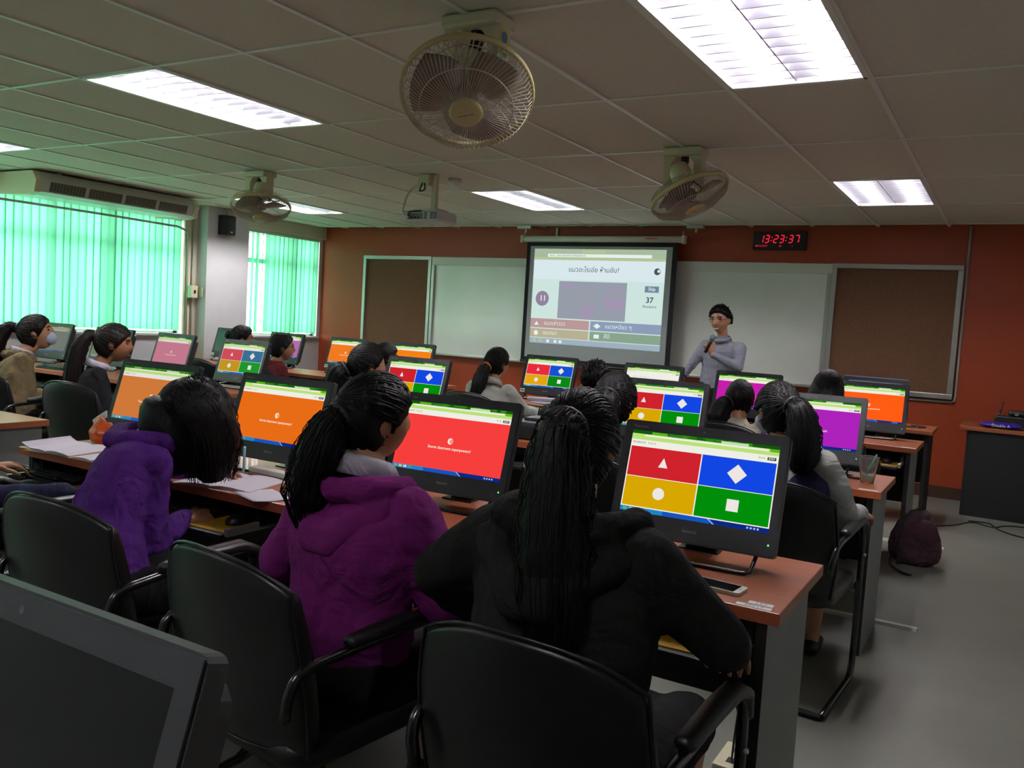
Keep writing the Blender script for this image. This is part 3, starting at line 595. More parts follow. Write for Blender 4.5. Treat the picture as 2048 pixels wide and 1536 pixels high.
# ------------------------------------------------------------------ all-in-one computers
TILT = math.radians(17); MW, MH = 0.49, 0.342; SW, SH = 0.436, 0.245
SCX = 0.0; SB = 0.066
K = dict(white=(238, 238, 228), lime=(186, 224, 120), dgreen=(20, 84, 18), mid=(96, 176, 34), pale=(190, 224, 170), black=(34, 34, 34), task=(18, 84, 190), task2=(10, 40, 130))
def mixc(c, w, k): return tuple(int(a*(1-k)+b*k) for a, b in zip(c, w))
def screen(kind, t, col=None, txt=None, wash=0.0, dim=1.0):
    WS_ = (150, 150, 140)
    def G(c): c = mixc(c, WS_, wash); return glow(*c, s=dim)  # off-axis paling of the left screens is mixed into their colours
    ms = []; idx = {}
    def mi(c):
        if c not in idx: idx[c] = len(ms); ms.append(G(c))
        return idx[c]
    g = MB(); y = -0.0128
    def u(a): return -SW/2+SW*a
    def v(b_): return SB+SH*b_
    def R(a0, b0, a1, b1, c, lay): g.flat(rect(u(a0), v(b0), u(a1), v(b1)), y-0.0003*lay, mi(c))
    if kind == 'off':
        g.flat(rect(u(0), v(0), u(1), v(1)), y); return g.build('screen', mat('screen_off', rgb(10, 10, 11), 0.22, spec=0.4), t)
    if kind == 'offgreen':
        g.flat(rect(u(0), v(0), u(1), v(1)), y); return g.build('screen', mat('screen_off_matt', rgb(34, 52, 48), 0.3), t)
    R(0, 0, 1, 1, K['white'], 0)
    # browser head
    R(0, 0.955, 1, 1, K['dgreen'], 1); R(0, 0.925, 1, 0.96, K['lime'], 1); R(0.09, 0.93, 0.93, 0.952, K['white'], 2); R(0, 0.885, 1, 0.925, K['lime'], 1)
    for k in range(14): a = random.random()*0.6+0.32; R(a, 0.962+random.random()*0.02, a+0.03+random.random()*0.04, 0.995, (30+random.randint(0, 30), 110+random.randint(0, 50), 20), 2)
    R(0.0, 0.957, 0.13, 0.993, K['dgreen'], 3); R(0.14, 0.957, 0.25, 0.99, K['mid'], 3); R(0.26, 0.957, 0.36, 0.99, (46, 120, 40), 3); R(0.62, 0.955, 0.80, 0.985, K['pale'], 3); R(0.94, 0.925, 1, 0.96, K['mid'], 3)
    R(0, 0.805, 1, 0.885, K['white'], 1)
    R(0.93, 0.826, 0.985, 0.862, K['black'], 2)
    g.cur = mi(K['white']); g.text('8084', 0.009, (u(0.957), y-0.0009, v(0.833)))
    g.cur = mi((90, 90, 90)); g.text('PIN:860730   9 of 13', 0.0085, (u(0.012), y-0.0009, v(0.838)), align='L'); g.text('Score', 0.008, (u(0.915), y-0.0009, v(0.838)), align='R')
    # taskbar
    R(0, 0, 1, 0.055, K['task'], 1); R(0.62, 0, 1, 0.055, K['task2'], 2); R(0.0, 0.0, 0.30, 0.055, (30, 130, 200), 2)
    g.flat([(u(0.60), v(0.055)), (u(0.615), v(0.055)), (u(0.655), v(0)), (u(0.64), v(0))], y-0.0009, mi((120, 170, 230)))
    for k in range(4): R(0.86+0.022*k, 0.018, 0.872+0.022*k, 0.038, (180, 195, 220), 3)
    for k in range(4): R(0.02+0.045*k, 0.012, 0.05+0.045*k, 0.045, [(90, 180, 120), (220, 190, 80), (200, 210, 220), (80, 160, 90)][k], 3)
    if kind == 'quad':
        cs = dict(r=(206, 34, 44), b=(18, 70, 226), y=(216, 166, 0), g=(0, 142, 10)) if not col else col
        R(0.008, 0.435, 0.502, 0.798, cs['r'], 2); R(0.51, 0.435, 0.992, 0.798, cs['b'], 2); R(0.008, 0.068, 0.502, 0.427, cs['y'], 2); R(0.51, 0.068, 0.992, 0.427, cs['g'], 2)
        w = (236, 230, 226); yy = y-0.0012
        g.flat([(u(0.22), v(0.57)), (u(0.285), v(0.57)), (u(0.252), v(0.69))], yy, mi(w)); d = 0.028
        g.flat([(u(0.752)-d, v(0.618)), (u(0.752), v(0.618)-d), (u(0.752)+d, v(0.618)), (u(0.752), v(0.618)+d)], yy, mi(w)); g.flat(circ(u(0.252), v(0.25), 0.018), yy, mi(w)); d = 0.017
        g.flat(rect(u(0.752)-d, v(0.25)-d, u(0.752)+d, v(0.25)+d), yy, mi(w))
    elif kind == 'team':
        R(0, 0.055, 1, 0.805, col, 2); w = (250, 236, 214); yy = y-0.0012
        g.flat(circ(u(0.5), v(0.47), 0.011), yy, mi(w)); g.flat(circ(u(0.5)+0.004, v(0.47), 0.008), yy-0.0003, mi(mixc(col, (250, 236, 214), 0.5)))
        g.cur = mi(w); g.text(txt, 0.0135, (u(0.5), yy, v(0.345)), bold=0.015)
    elif kind == 'page':
        R(0.09, 0.42, 0.2, 0.50, (190, 150, 60), 2); R(0.80, 0.58, 0.90, 0.63, (60, 90, 190), 2)
        for k in range(5): R(0.12, 0.56+0.035*k, 0.4+0.05*(k % 3), 0.568+0.035*k, (196, 200, 200), 2)
        R(0.26, 0.45, 0.62, 0.46, (196, 200, 200), 2)
    return g.build('screen', ms, t)
m_led_g = emis('green_led', (0.1, 1, 0.15, 1), 2)
def computer(x, y, z, rz, label, kind, col=None, txt=None, wash=0.0, dim=1.0, body=None, sticker=False, back=False):
    body = body or m_blackp
    t = thing('desktop_computer', label, 'computer', (x, y, z), rz, 'all-in-one computers on the desks')
    p = D.objects.new('display_panel', None)
    # tilted panel built straight into the meshes: everything below is turned about the lower front edge
    def tl(o):
        for q in o.data.vertices:
            c_ = q.co.copy(); q.co = Vector((c_.x, c_.y*math.cos(TILT) + c_.z*math.sin(TILT), 0.042 + c_.z*math.cos(TILT) - c_.y*math.sin(TILT)))
        return o
    D.objects.remove(p)
    b = MB(); b.prism(rrect(MW, MH, 0.012, 3, 0, MH/2), -0.010, 0.012, 'y'); b.prism(rrect(MW-0.05, MH-0.06, 0.03, 3, 0, MH/2), 0.012, 0.055, 'y')
    bd = tl(b.build('case', body, t, fixn=True))
    f = MB(); ou = rrect(MW-0.004, MH-0.004, 0.011, 3, 0, MH/2); n = len(ou); hole = rect(-SW/2, SB, SW/2, SB+SH)
    # raised bezel: four bars round the screen
    for a, c_ in (((-MW/2+0.003, -0.0135, SB+SH), (MW/2-0.003, -0.0102, MH-0.003)), ((-MW/2+0.003, -0.0135, 0.003), (MW/2-0.003, -0.0102, SB)), ((-MW/2+0.003, -0.0135, SB), (-SW/2, -0.0102, SB+SH)), ((SW/2, -0.0135, SB), (MW/2-0.003, -0.0102, SB+SH))): f.box(a, c_)
    bz = tl(f.build('bezel', body, t))
    sc = tl(screen(kind, t, col, txt, wash, dim))
    lg = MB(); lg.text('lenovo', 0.016, (0, -0.0142, 0.030)); tl(lg.build('bezel_print', mat('silver_print', rgb(150, 152, 156), 0.4), bz)); lg = MB(); lg.text('ThinkCentre', 0.009, (-SW/2, -0.0142, SB+SH+0.009), align='L'); tl(lg.build('bezel_print', mat('silver_print', rgb(150, 152, 156), 0.4), bz))
    wc = MB(); wc.flat(circ(0, SB+SH+0.014, 0.004, 10), -0.0142); tl(wc.build('webcam', mat('webcam_glass', rgb(90, 92, 96), 0.2), bz))
    if kind not in ('off', 'offgreen'):
        ld = MB(); ld.flat(circ(SW/2+0.004, 0.034, 0.0028, 10), -0.0145); tl(ld.build('power_light', m_led_g, bz))
    em = MB(); em.flat(circ(SW/2-0.02, 0.022, 0.008, 12), -0.0143); tl(em.build('round_emblem', m_greyp, bz))
    if sticker:
        st = MB(); st.flat(rect(-MW/2+0.006, 0.01, -MW/2+0.05, 0.042), -0.0146); st.cur = 1; st.flat(rect(-MW/2+0.014, 0.022, -MW/2+0.042, 0.03), -0.015); tl(st.build('inventory_sticker', [m_paperw, m_greyp], bz))
    s_ = MB(); w = 0.19; s_.tube(bez([(-w, 0.02, 0.045), (-w, -0.01, 0.03), (-w, -0.055, 0.010)], 4) + bez([(-w+0.012, -0.066, 0.007), (-w+0.03, -0.068, 0.0065), (0, -0.068, 0.0065), (w-0.03, -0.068, 0.0065), (w-0.012, -0.066, 0.007)], 3) + bez([(w, -0.055, 0.010), (w, -0.01, 0.03), (w, 0.02, 0.045)], 4), 0.006, 8)
    s_.build('wire_foot', m_tubeblk, t)
    k_ = MB(); k_.box((-0.06, 0.10, 0.0), (0.06, 0.17, 0.006), 0.002); k_.prism([(0.15, 0.004), (0.165, 0.004), (0.10, 0.18), (0.085, 0.17)], -0.05, 0.05, 'x'); k_.build('rear_leg', m_tubeblk, t, fixn=True)
    return t
Yq = lambda y0: y0+0.325
ORG = (232, 108, 22); RED = (246, 62, 60); PUR = (172, 34, 186)
SCS = 'Secret classroom superpowers?'; PGG = 'Pure genius or guesswork?'
QW = dict(r=(212, 70, 84), b=(46, 110, 150), y=(196, 150, 20), g=(20, 150, 36))
computer(-0.755, 2.35, DH, math.radians(2), 'nearest computer with the large four-colour quiz screen', 'quad')
computer(-1.655, 2.40, DH, math.radians(3), 'computer with the bright red quiz screen', 'team', RED, SCS)
computer(-2.49, 2.40, DH, math.radians(1), 'computer with the orange quiz screen, beside the hand holding a pen', 'team', ORG, SCS, body=m_greyp)
computer(-3.26, 2.40, DH, math.radians(3), 'computer with a dull orange screen left of the bowed head', 'team', (214, 116, 46), PGG, 0.12, body=m_greyp, sticker=True)
computer(-0.84, 4.42, DH, math.radians(3), 'computer with purple screen behind the student in navy and grey', 'team', PUR, PGG)
computer(-1.64, 4.42, DH, math.radians(4), 'four-colour quiz computer in the middle of the second row', 'quad')
computer(-3.34, 4.42, DH, math.radians(1), 'four-colour quiz computer in front of the left cork board', 'quad')
computer(-5.17, 4.62, DH, math.radians(2), 'four-colour quiz computer with washed-out colours on the left side', 'quad', QW, None, 0.08, body=m_greyp)
computer(-0.83, 6.28, DH, math.radians(3), 'computer with vivid orange screen at the far right', 'team', (255, 92, 20), PGG)
computer(-1.68, 6.28, DH, math.radians(1), 'computer with purple screen in front of the teacher', 'team', (196, 30, 170), PGG)
computer(-2.43, 6.28, DH, 0, 'computer with an open white web page in front of the teacher', 'page')
computer(-3.34, 6.28, DH, 0, 'four-colour quiz computer before the lower left corner of the projection screen', 'quad', dict(r=(232, 44, 60), b=(18, 80, 214), y=(226, 166, 20), g=(10, 136, 20)), sticker=True)
computer(-5.05, 6.64, DH, math.radians(2), 'computer with an orange screen below the left cork board', 'team', (244, 130, 20), PGG, body=m_greyp)
computer(-5.89, 6.64, DH, math.radians(0), 'computer with an orange screen at the corner of the orange wall', 'team', (240, 122, 34), PGG, body=m_greyp, sticker=True)
computer(-6.78, 6.66, DH, math.radians(0), 'computer with a pale violet screen under the far window', 'team', (176, 104, 176), PGG, 0.1, body=m_greyp)
computer(-7.62, 6.66, DH, math.radians(2), 'switched-off computer in front of the pale pillar', 'offgreen', body=m_greyp, sticker=True)
computer(-6.07, 4.68, DH, math.radians(-2), 'computer with a washed-out pink screen near the window', 'team', (206, 112, 140), PGG, 0.22, body=m_greyp)
computer(-6.89, 4.68, DH, math.radians(3), 'computer with a pale green quiz screen behind the black-jacket student', 'quad', dict(r=(150, 120, 120), b=(96, 130, 120), y=(120, 130, 80), g=(70, 136, 70)), None, 0.3, 0.8, body=m_greyp)
computer(-7.78, 4.68, DH, math.radians(6), 'computer with a faint grey screen in front of the masked student', 'team', (110, 128, 118), PGG, 0.55, 0.7, body=m_greyp)
# teacher-side monitor seen from behind, on the narrow table
computer(-0.93, 7.48, DH, math.radians(176), 'grey computer seen from behind, on the narrow table', 'off', body=mat('slate_plastic', rgb(74, 76, 88), 0.45))
# near monitor, screen off, at the lower left
desk(-1.30, 0.25, 0.03, 'desk under the switched-off foreground computer, below the frame', (), group='computer desks in rows')
computer(-0.768, 0.362, DH, math.radians(0), 'large dark switched-off computer in the foreground, lower left', 'off', body=mat('dark_slate_plastic', rgb(46, 49, 51), 0.5, bump=0.05, bscale=700))

# ------------------------------------------------------------------ chairs
def make_chair():
    t = thing('office_chair', 'chair', 'chair', (0, 0, 0), 0, 'black vinyl cantilever chairs')
    # backrest: curved padded shell, arched top (origin under the seat centre, sitter faces +Y)
    def shell(off, inset):
        pts = []; nu, nv = 13, 9
        for j in range(nv):
            v = j/(nv-1)
            for i in range(nu):
                u = -1+2*i/(nu-1); wd = (0.245-inset)*(0.93+0.07*math.sin(v*PI)); zt = 0.868-inset-0.055*abs(u)**2.6; zb = 0.44+inset
                x = u*wd; z = zb+(zt-zb)*v; y_ = -0.225-0.07*v-0.035*math.sin(v*PI)*0+0.05*u*u+off + (0.02*max(0, v-0.8)*5*(1 if off < 0 else -0.4))*0.6
                pts.append((x, y_, z))
        return pts, nu, nv
    A, nu, nv = shell(-0.026, 0.0); Bk, _, _ = shell(0.028, 0.012)
    b = MB(); f = []
    for j in range(nv-1):
        for i in range(nu-1):
            a = j*nu+i; f.append((a, a+1, a+nu+1, a+nu)); o = nu*nv; f.append((o+a, o+a+nu, o+a+nu+1, o+a+1))
    edge = [i for i in range(nu)] + [j*nu+nu-1 for j in range(1, nv)] + [(nv-1)*nu+i for i in range(nu-2, -1, -1)] + [j*nu for j in range(nv-2, 0, -1)]
    for k in range(len(edge)):
        a, c_ = edge[k], edge[(k+1) % len(edge)]; f.append((c_, a, nu*nv+a, nu*nv+c_))
    b.add(A+Bk, f, True); bk = b.build('backrest', m_vinyl, t, fixn=True); m = bk.modifiers.new('b', 'BEVEL'); m.width = 0.014; m.segments = 3; m.limit_method = 'ANGLE'; m.angle_limit = math.radians(50)
    pp = MB(); pp.tube([Vector(A[k])+Vector((0, 0.004, 0.002)) for k in edge], 0.0045, 5, closed=True); pp.build('piping', m_vinyl, bk)
    s_ = MB(); R_ = []
    for z, q in ((0.40, 0.9), (0.415, 0.99), (0.44, 1.0), (0.465, 0.97), (0.472, 0.85)): R_.append([(x*q, y_*q+0.0, z) for x, y_ in rrect(0.47, 0.47, 0.07, 4, 0, 0.0)])
    s_.loft(R_); s_.build('seat', m_vinyl, t, fixn=True)
    for q in (-1, 1):
        x = q*0.240; pts = [(q*0.228, -0.265, 0.55), (x, -0.26, 0.62), (x, -0.20, 0.652), (x, 0.15, 0.668), (x, 0.215, 0.655), (x, 0.245, 0.61), (x, 0.25, 0.5), (x, 0.25, 0.16), (x, 0.245, 0.06), (x, 0.20, 0.018), (x, 0.12, 0.016), (x, -0.25, 0.016)]
        MB().tube(bez(pts, 3), 0.0125, 8).build('side_frame', m_tubeblk, t)
        pd = MB(); pd.limb([(x, -0.10, 0.678), (x, 0.05, 0.686), (x, 0.17, 0.684), (x, 0.235, 0.655), (x, 0.262, 0.60)], [(0.022, 0.016), (0.026, 0.018), (0.026, 0.018), (0.024, 0.017), (0.018, 0.013)], 12, side=(1, 0, 0)); pd.build('armrest', m_blackp, t)
        MB().ball((q*0.2535, 0.24, 0.53), 0.007, 8, 6).build('bolt', m_alu, t)
    MB().tube([(-0.24, -0.25, 0.016), (0.24, -0.25, 0.016)], 0.0125, 8).build('rear_bar', m_tubeblk, t)
    MB().tube([(-0.24, 0.15, 0.40), (0.24, 0.15, 0.40)], 0.011, 8).build('seat_bar', m_tubeblk, t)
    return t
CH = make_chair(); _first = [True]
def chair(x, y, deg, label):
    if _first[0]: _first[0] = False; CH.location = (x, y, 0); CH.rotation_euler = (0, 0, math.radians(deg)); CH['label'] = label; return CH
    return dup(CH, (x, y, 0), math.radians(deg), label, 'black vinyl cantilever chairs')
chair(-0.672, 1.535, -2, 'black vinyl chair under the long-haired student in black, nearest the camera')
chair(-1.42, 1.545, -7, 'black vinyl chair behind the student in the magenta hoodie')
chair(-2.17, 1.59, 2, 'black vinyl chair behind the student in the purple hoodie')
chair(-3.02, 1.62, 0, 'black vinyl chair of the student in navy at the left edge')
chair(-0.72, 3.50, -3, 'black vinyl chair of the student with grey sleeves')
chair(-1.55, 3.50, 0, 'black vinyl chair hidden behind the nearest student, second row')
chair(-3.15, 3.55, 0, 'black vinyl chair of the student in front of the left four-colour screen')
chair(-1.50, 5.35, 0, 'black vinyl chair of the student in cream, third row')
chair(-0.90, 5.35, 0, 'black vinyl chair of the long-haired student at the far right')
chair(-2.52, 5.35, 0, 'black vinyl chair of the short-haired student, third row')
chair(-3.37, 5.40, 0, 'black vinyl chair of the student in white')
chair(-4.72, 5.66, 0, 'black vinyl chair of the student with glasses below the cork board')
chair(-5.82, 5.66, 0, 'black vinyl chair of the student in maroon')
chair(-6.60, 5.70, 0, 'black vinyl chair of the student with a yellow hair tie')
chair(-4.98, 3.38, 6, 'black vinyl chair of the student in the black jacket, left side')
chair(-5.88, 3.36, 4, 'black vinyl chair of the masked student at the left edge')

# ------------------------------------------------------------------ people
_tex = D.textures.new('folds', 'CLOUDS'); _tex.noise_scale = 0.11; _tex.noise_depth = 2
_tex2 = D.textures.new('small_folds', 'CLOUDS'); _tex2.noise_scale = 0.045; _tex2.noise_depth = 1
def blob(o, vox, it=4, disp=0.0):
    r = o.modifiers.new('r', 'REMESH'); r.mode = 'VOXEL'; r.voxel_size = vox; r.use_smooth_shade = True
    s_ = o.modifiers.new('s', 'SMOOTH'); s_.iterations = it; s_.factor = 0.5
    if disp:
        for tx, k in ((_tex, 1.0), (_tex2, 0.45)):
            d = o.modifiers.new('d', 'DISPLACE'); d.texture = tx; d.texture_coords = 'GLOBAL'; d.strength = disp*k; d.mid_level = 0.5
    return o
def RotH(yaw, pitch=0, roll=0): return Matrix.Rotation(math.radians(yaw), 3, 'Z') @ Matrix.Rotation(math.radians(pitch), 3, 'X') @ Matrix.Rotation(math.radians(roll), 3, 'Y')
def head_pts(mb, c, R, k=1.0, smile=0.0):
    nu, nv = 36, 28; rings = []; g = lambda a: math.exp(-a*a)
    for j in range(nv+1):
        th = PI*min(max(j/nv, 0.01), 0.99); ring = []
        for i in range(nu):
            ph = 2*PI*i/nu; n = Vector((math.sin(th)*math.cos(ph), math.sin(th)*math.sin(ph), -math.cos(th)))
            x, y, z = n.x*0.075, n.y*0.094, n.z*0.115
            if n.z < 0:
                q = -n.z; x *= 1-0.30*q*q
                y = y*(1-0.42*q) if n.y < 0 else y*(1-0.12*q)
                y += 0.012*q
            if n.z > 0 and n.y < 0: y *= 1.06
            if n.y > 0:
                y += 0.024*g(x/0.012)*g((z+0.026)/0.02) + 0.010*g(x/0.009)*g((z+0.0)/0.024)
                y -= 0.009*g((abs(x)-0.032)/0.016)*g((z-0.010)/0.013)
                y += 0.005*g(x/0.045)*g((z-0.032)/0.012)
                y += 0.007*g(x/0.024)*g((z+0.062)/0.007) + 0.006*g(x/0.022)*g((z+0.076)/0.007) - 0.004*g(x/0.028)*g((z+0.069)/0.003)
                y += 0.007*g(x/0.02)*g((z+0.10)/0.014)
                y += 0.006*g((abs(x)-0.045)/0.018)*g((z+0.03)/0.02)
            ring.append(c + R @ (Vector((x, y, z))*k))
        rings.append(ring)
    mb.loft(rings)
    for s_ in (-1, 1): mb.ball(c + R @ (Vector((s_*0.078, -0.012, -0.008))*k), (0.010*k, 0.018*k, 0.030*k), 10, 8, R)
def hand(mb, w, d, up, k=1.0, curl=0.5, side=1, spread=0.1):
    """palm + five separate bent fingers; w wrist, d pointing direction, up back-of-hand normal, side=+1 right hand (thumb towards -cross)"""
    w = Vector(w); d = Vector(d).normalized(); up = (Vector(up)-d*Vector(up).dot(d)).normalized(); a = d.cross(up)*side      # a points to the little finger side
    mb.limb([w - d*0.03*k, w + d*0.02*k, w + d*0.075*k], [(0.027*k, 0.020*k), (0.034*k, 0.017*k), (0.040*k, 0.014*k)], 12, side=a)
    for i, (o, L, t_) in enumerate(((-0.030, 0.072, -1), (-0.010, 0.080, -0.3), (0.011, 0.074, 0.4), (0.030, 0.058, 1.1))):
        p = w + d*0.080*k + a*o*k; v = (d + a*t_*spread).normalized(); pts = [p - v*0.015*k]; ang = 0
        pts.append(p)
        for seg, fr in ((0.45, 1.0), (0.32, 1.2), (0.23, 0.8)):
            ang += curl*fr; p = p + (v*math.cos(ang) - up*math.sin(ang))*L*seg*k; pts.append(p.copy())
        mb.limb(pts, [0.0090*k, 0.0088*k, 0.0082*k, 0.0075*k, 0.0066*k], 8)
    p = w + d*0.030*k - a*0.030*k; v = (d*0.65 - a*0.75 - up*0.25).normalized(); p2 = p + v*0.038*k; v2 = (d*0.9 - a*0.15 - up*(0.2+curl*0.6)).normalized()
    mb.limb([p - v*0.02*k, p, p2, p2 + v2*0.03*k, p2 + v2*0.05*k - up*curl*0.012*k], [0.013*k, 0.0125*k, 0.0105*k, 0.0095*k, 0.0078*k], 8)
def torso(mb, pv, nk, yaw, wid, g=0.0, hunch=0.0, low=True, bulk=1.0):
    pv = Vector(pv); nk = Vector(nk); R = Matrix.Rotation(math.radians(yaw), 3, 'Z'); side = R @ Vector((1, 0, 0)); fw = R @ Vector((0, 1, 0))
    def P(t, off=0): return pv.lerp(nk, t) - fw*(hunch*math.sin(t*PI) + off)
    W = wid/2
    pts = [P(0.0), P(0.12), P(0.32), P(0.55), P(0.76), P(0.90), P(0.985)]
    rd = [(0.165*bulk+g, 0.115*bulk+g), (0.170*bulk+g, 0.120*bulk+g), (W*0.80*bulk+g, 0.105*bulk+g), (W*0.92*bulk+g, 0.112*bulk+g), (W*0.95+g, 0.100*bulk+g), (W*0.70+g, 0.075+g), (0.062+g, 0.058+g)]
    mb.limb(pts, rd, 20, side=side)
    return side, fw
HEADS = {}
def person(label, hd, yaw, nk, pv, tyaw=None, pitch=0, roll=0, wid=0.36, k=0.95, armL=None, armR=None, top=c_black, top_name='jacket', sleeve=None, skin=m_skin, legs=True, vox=0.011,
           group='students at the computers', hunch=0.03, bulk=1.0, collar=None, hem=None, fold=0.016, kneeY=0.42, stand=False, handL=None, handR=None, bottom=c_skirt, sleeve_g=0.0, drop=0.055, collar_k=1.0):
    hd = Vector(hd); nk = Vector(nk); pv = Vector(pv); tyaw = yaw if tyaw is None else tyaw; R = RotH(yaw, pitch, roll)
    t = thing('person', label, 'person', (pv.x, pv.y, 0), 0, group); org = Vector((pv.x, pv.y, 0))
    def put(mb, name, m, par=t):
        mb.v = [tuple(Vector(q)-org) for q in mb.v]; return mb.build(name, m, par or t)
    Rt = Matrix.Rotation(math.radians(tyaw), 3, 'Z'); side = Rt @ Vector((1, 0, 0)); fw = Rt @ Vector((0, 1, 0))
    shL = nk - side*(wid/2-0.035) - Vector((0, 0, drop)); shR = nk + side*(wid/2-0.035) - Vector((0, 0, drop))
    def arm(sh, s_, spec):
        if spec: return Vector(spec[0]), Vector(spec[1])
        el = sh + side*s_*0.05 + fw*0.06 - Vector((0, 0, 0.26)); return el, el + fw*0.23 - side*s_*0.06 + Vector((0, 0, 0.02))
    eL, wL = arm(shL, -1, armL); eR, wR = arm(shR, 1, armR)
    b = MB(); head_pts(b, hd, R, k)
    b.limb([nk - Vector((0, 0, 0.06)), nk, hd + R @ Vector((0, -0.025, -0.06))], [0.062, 0.050, 0.050], 14)
    torso(b, pv, nk, tyaw, wid*0.88, -0.018, hunch)
    for sh, el, wr in ((shL, eL, wL), (shR, eR, wR)):
        b.limb([sh, sh.lerp(el, 0.5), el], [0.046, 0.042, 0.034], 12); b.limb([el, el.lerp(wr, 0.35), wr], [0.034, 0.034, 0.024], 12)
    for q in (-1, 1):
        hip = pv + side*q*0.085 - Vector((0, 0, 0.0 if not stand else 0.02))
        if stand: kn = Vector((hip.x, hip.y, 0)) + Vector((0, 0, 0.47)) + fw*0.02; an = Vector((hip.x, hip.y, 0.08)) + side*q*0.02
        else: kn = hip + fw*kneeY + side*q*0.03; kn.z = 0.50; an = kn + fw*0.02; an.z = 0.08
        if legs == 'back' and not stand: an = kn - fw*0.22; an.z = 0.09
        b.limb([hip, hip.lerp(kn, 0.5), kn], [0.078, 0.066, 0.050], 12); b.limb([kn, kn.lerp(an, 0.35), an], [0.050, 0.051, 0.033], 12)
        b.limb([an - fw*0.03 - Vector((0, 0, 0.03)), an + fw*0.06 - Vector((0, 0, 0.05)), an + fw*0.15 - Vector((0, 0, 0.058))], [(0.032, 0.030), (0.038, 0.025), (0.034, 0.017)], 10, side=side)
    body = put(b, 'body', skin); blob(body, min(vox, 0.0095), 2)
    for wr, el, hs, s_ in ((wL, eL, handL, -1), (wR, eR, handR, 1)):
        if hs is None: hs = dict(d=(wr-el), up=(0, 0, 1), curl=0.35)
        h = MB(); hand(h, wr + Vector(hs['d']).normalized()*0.015, hs['d'], hs['up'], k*hs.get('k', 1.0), hs.get('curl', 0.4), hs.get('side', s_))
        o = put(h, 'hand', skin, t); blob(o, 0.0045, 1)
    # clothing
    j = MB(); torso(j, (pv + Vector((0, 0, 0.03))) if hem is None else Vector(hem), nk - Vector((0, 0, 0.012)), tyaw, wid, 0.0, hunch, bulk=bulk)
    def sl(mb):
        for sh, el, wr in ((shL, eL, wL), (shR, eR, wR)):
            mb.limb([sh - (el-sh).normalized()*0.01, sh.lerp(el, 0.45), el], [0.062*bulk+sleeve_g, 0.055*bulk+sleeve_g, 0.048+sleeve_g], 14); mb.limb([el, el.lerp(wr, 0.4), el.lerp(wr, 0.86), el.lerp(wr, 0.97)], [0.048+sleeve_g, 0.046+sleeve_g, 0.037+sleeve_g, 0.033], 14)
    if sleeve is None: sl(j)
    jo = put(j, top_name, top); blob(jo, vox, 3, fold)
    if sleeve is not None:
        q = MB(); sl(q); blob(put(q, 'sleeves', sleeve), vox, 3, fold)
    if collar is not None:
        cm = MB(); P = [nk + side*0.062*math.cos(a) + fw*(0.058*math.sin(a)+0.005) + Vector((0, 0, 0.022 - 0.02*math.sin(a))) for a in [2*PI*i/16 for i in range(16)]]
        rings = []
        for P_ in P: pass
        for i in range(17):
            p = P[i % 16]; o = (p-nk); o.z = 0; o.normalize(); p = p - Vector((0, 0, 0.022*(1-collar_k)*2)); rings.append([p + o*0.004 + Vector((0, 0, 0.022*collar_k)), p + o*0.012 + Vector((0, 0, 0.012*collar_k)), p + o*0.030 - Vector((0, 0, 0.026)), p + o*0.012 - Vector((0, 0, 0.02))])
        cm.loft(rings, cap=False); put(cm, 'collar', collar)
    # skirt / trousers
    sk = MB()
    for q in (-1, 1):
        hip = pv + side*q*0.085
        if stand: kn = Vector((hip.x, hip.y, 0.47)) + fw*0.02; an = Vector((hip.x, hip.y, 0.09)) + side*q*0.02; sk.limb([hip, hip.lerp(kn, 0.5), kn, kn.lerp(an, 0.5), an], [0.10, 0.09, 0.075, 0.068, 0.065], 14)
        else: kn = hip + fw*kneeY + side*q*0.03; kn.z = 0.50; sk.limb([hip, hip.lerp(kn, 0.5), hip.lerp(kn, 0.93)], [0.098, 0.088, 0.074], 14)
    sk.limb([pv - side*0.06, pv + side*0.06], [0.125, 0.125], 14)
    if not stand: sk.limb([pv + fw*0.1, pv + fw*kneeY*0.9 + Vector((0, 0, 0.0))], [(0.15, 0.07), (0.13, 0.06)], 14, side=side)
    blob(put(sk, 'trousers' if stand else 'skirt', bottom), 0.013, 3, 0.01)
    # shoes
    for q in (-1, 1):
        hip = pv + side*q*0.085
        if stand: an = Vector((hip.x, hip.y, 0.08)) + side*q*0.02
        else:
            kn = hip + fw*kneeY + side*q*0.03; an = kn + fw*0.02
            if legs == 'back': an = kn - fw*0.22
            an.z = 0.08 if legs != 'back' else 0.09
        f_ = MB(); f_.limb([an - fw*0.035 - Vector((0, 0, 0.038)), an + fw*0.06 - Vector((0, 0, 0.045)), an + fw*0.16 - Vector((0, 0, 0.055))], [(0.038, 0.038), (0.044, 0.032), (0.040, 0.024)], 12, side=side); put(f_, 'shoe', m_blackp)
    t['_hd'] = 0; del t['_hd']
    return t, hd, R, k, put
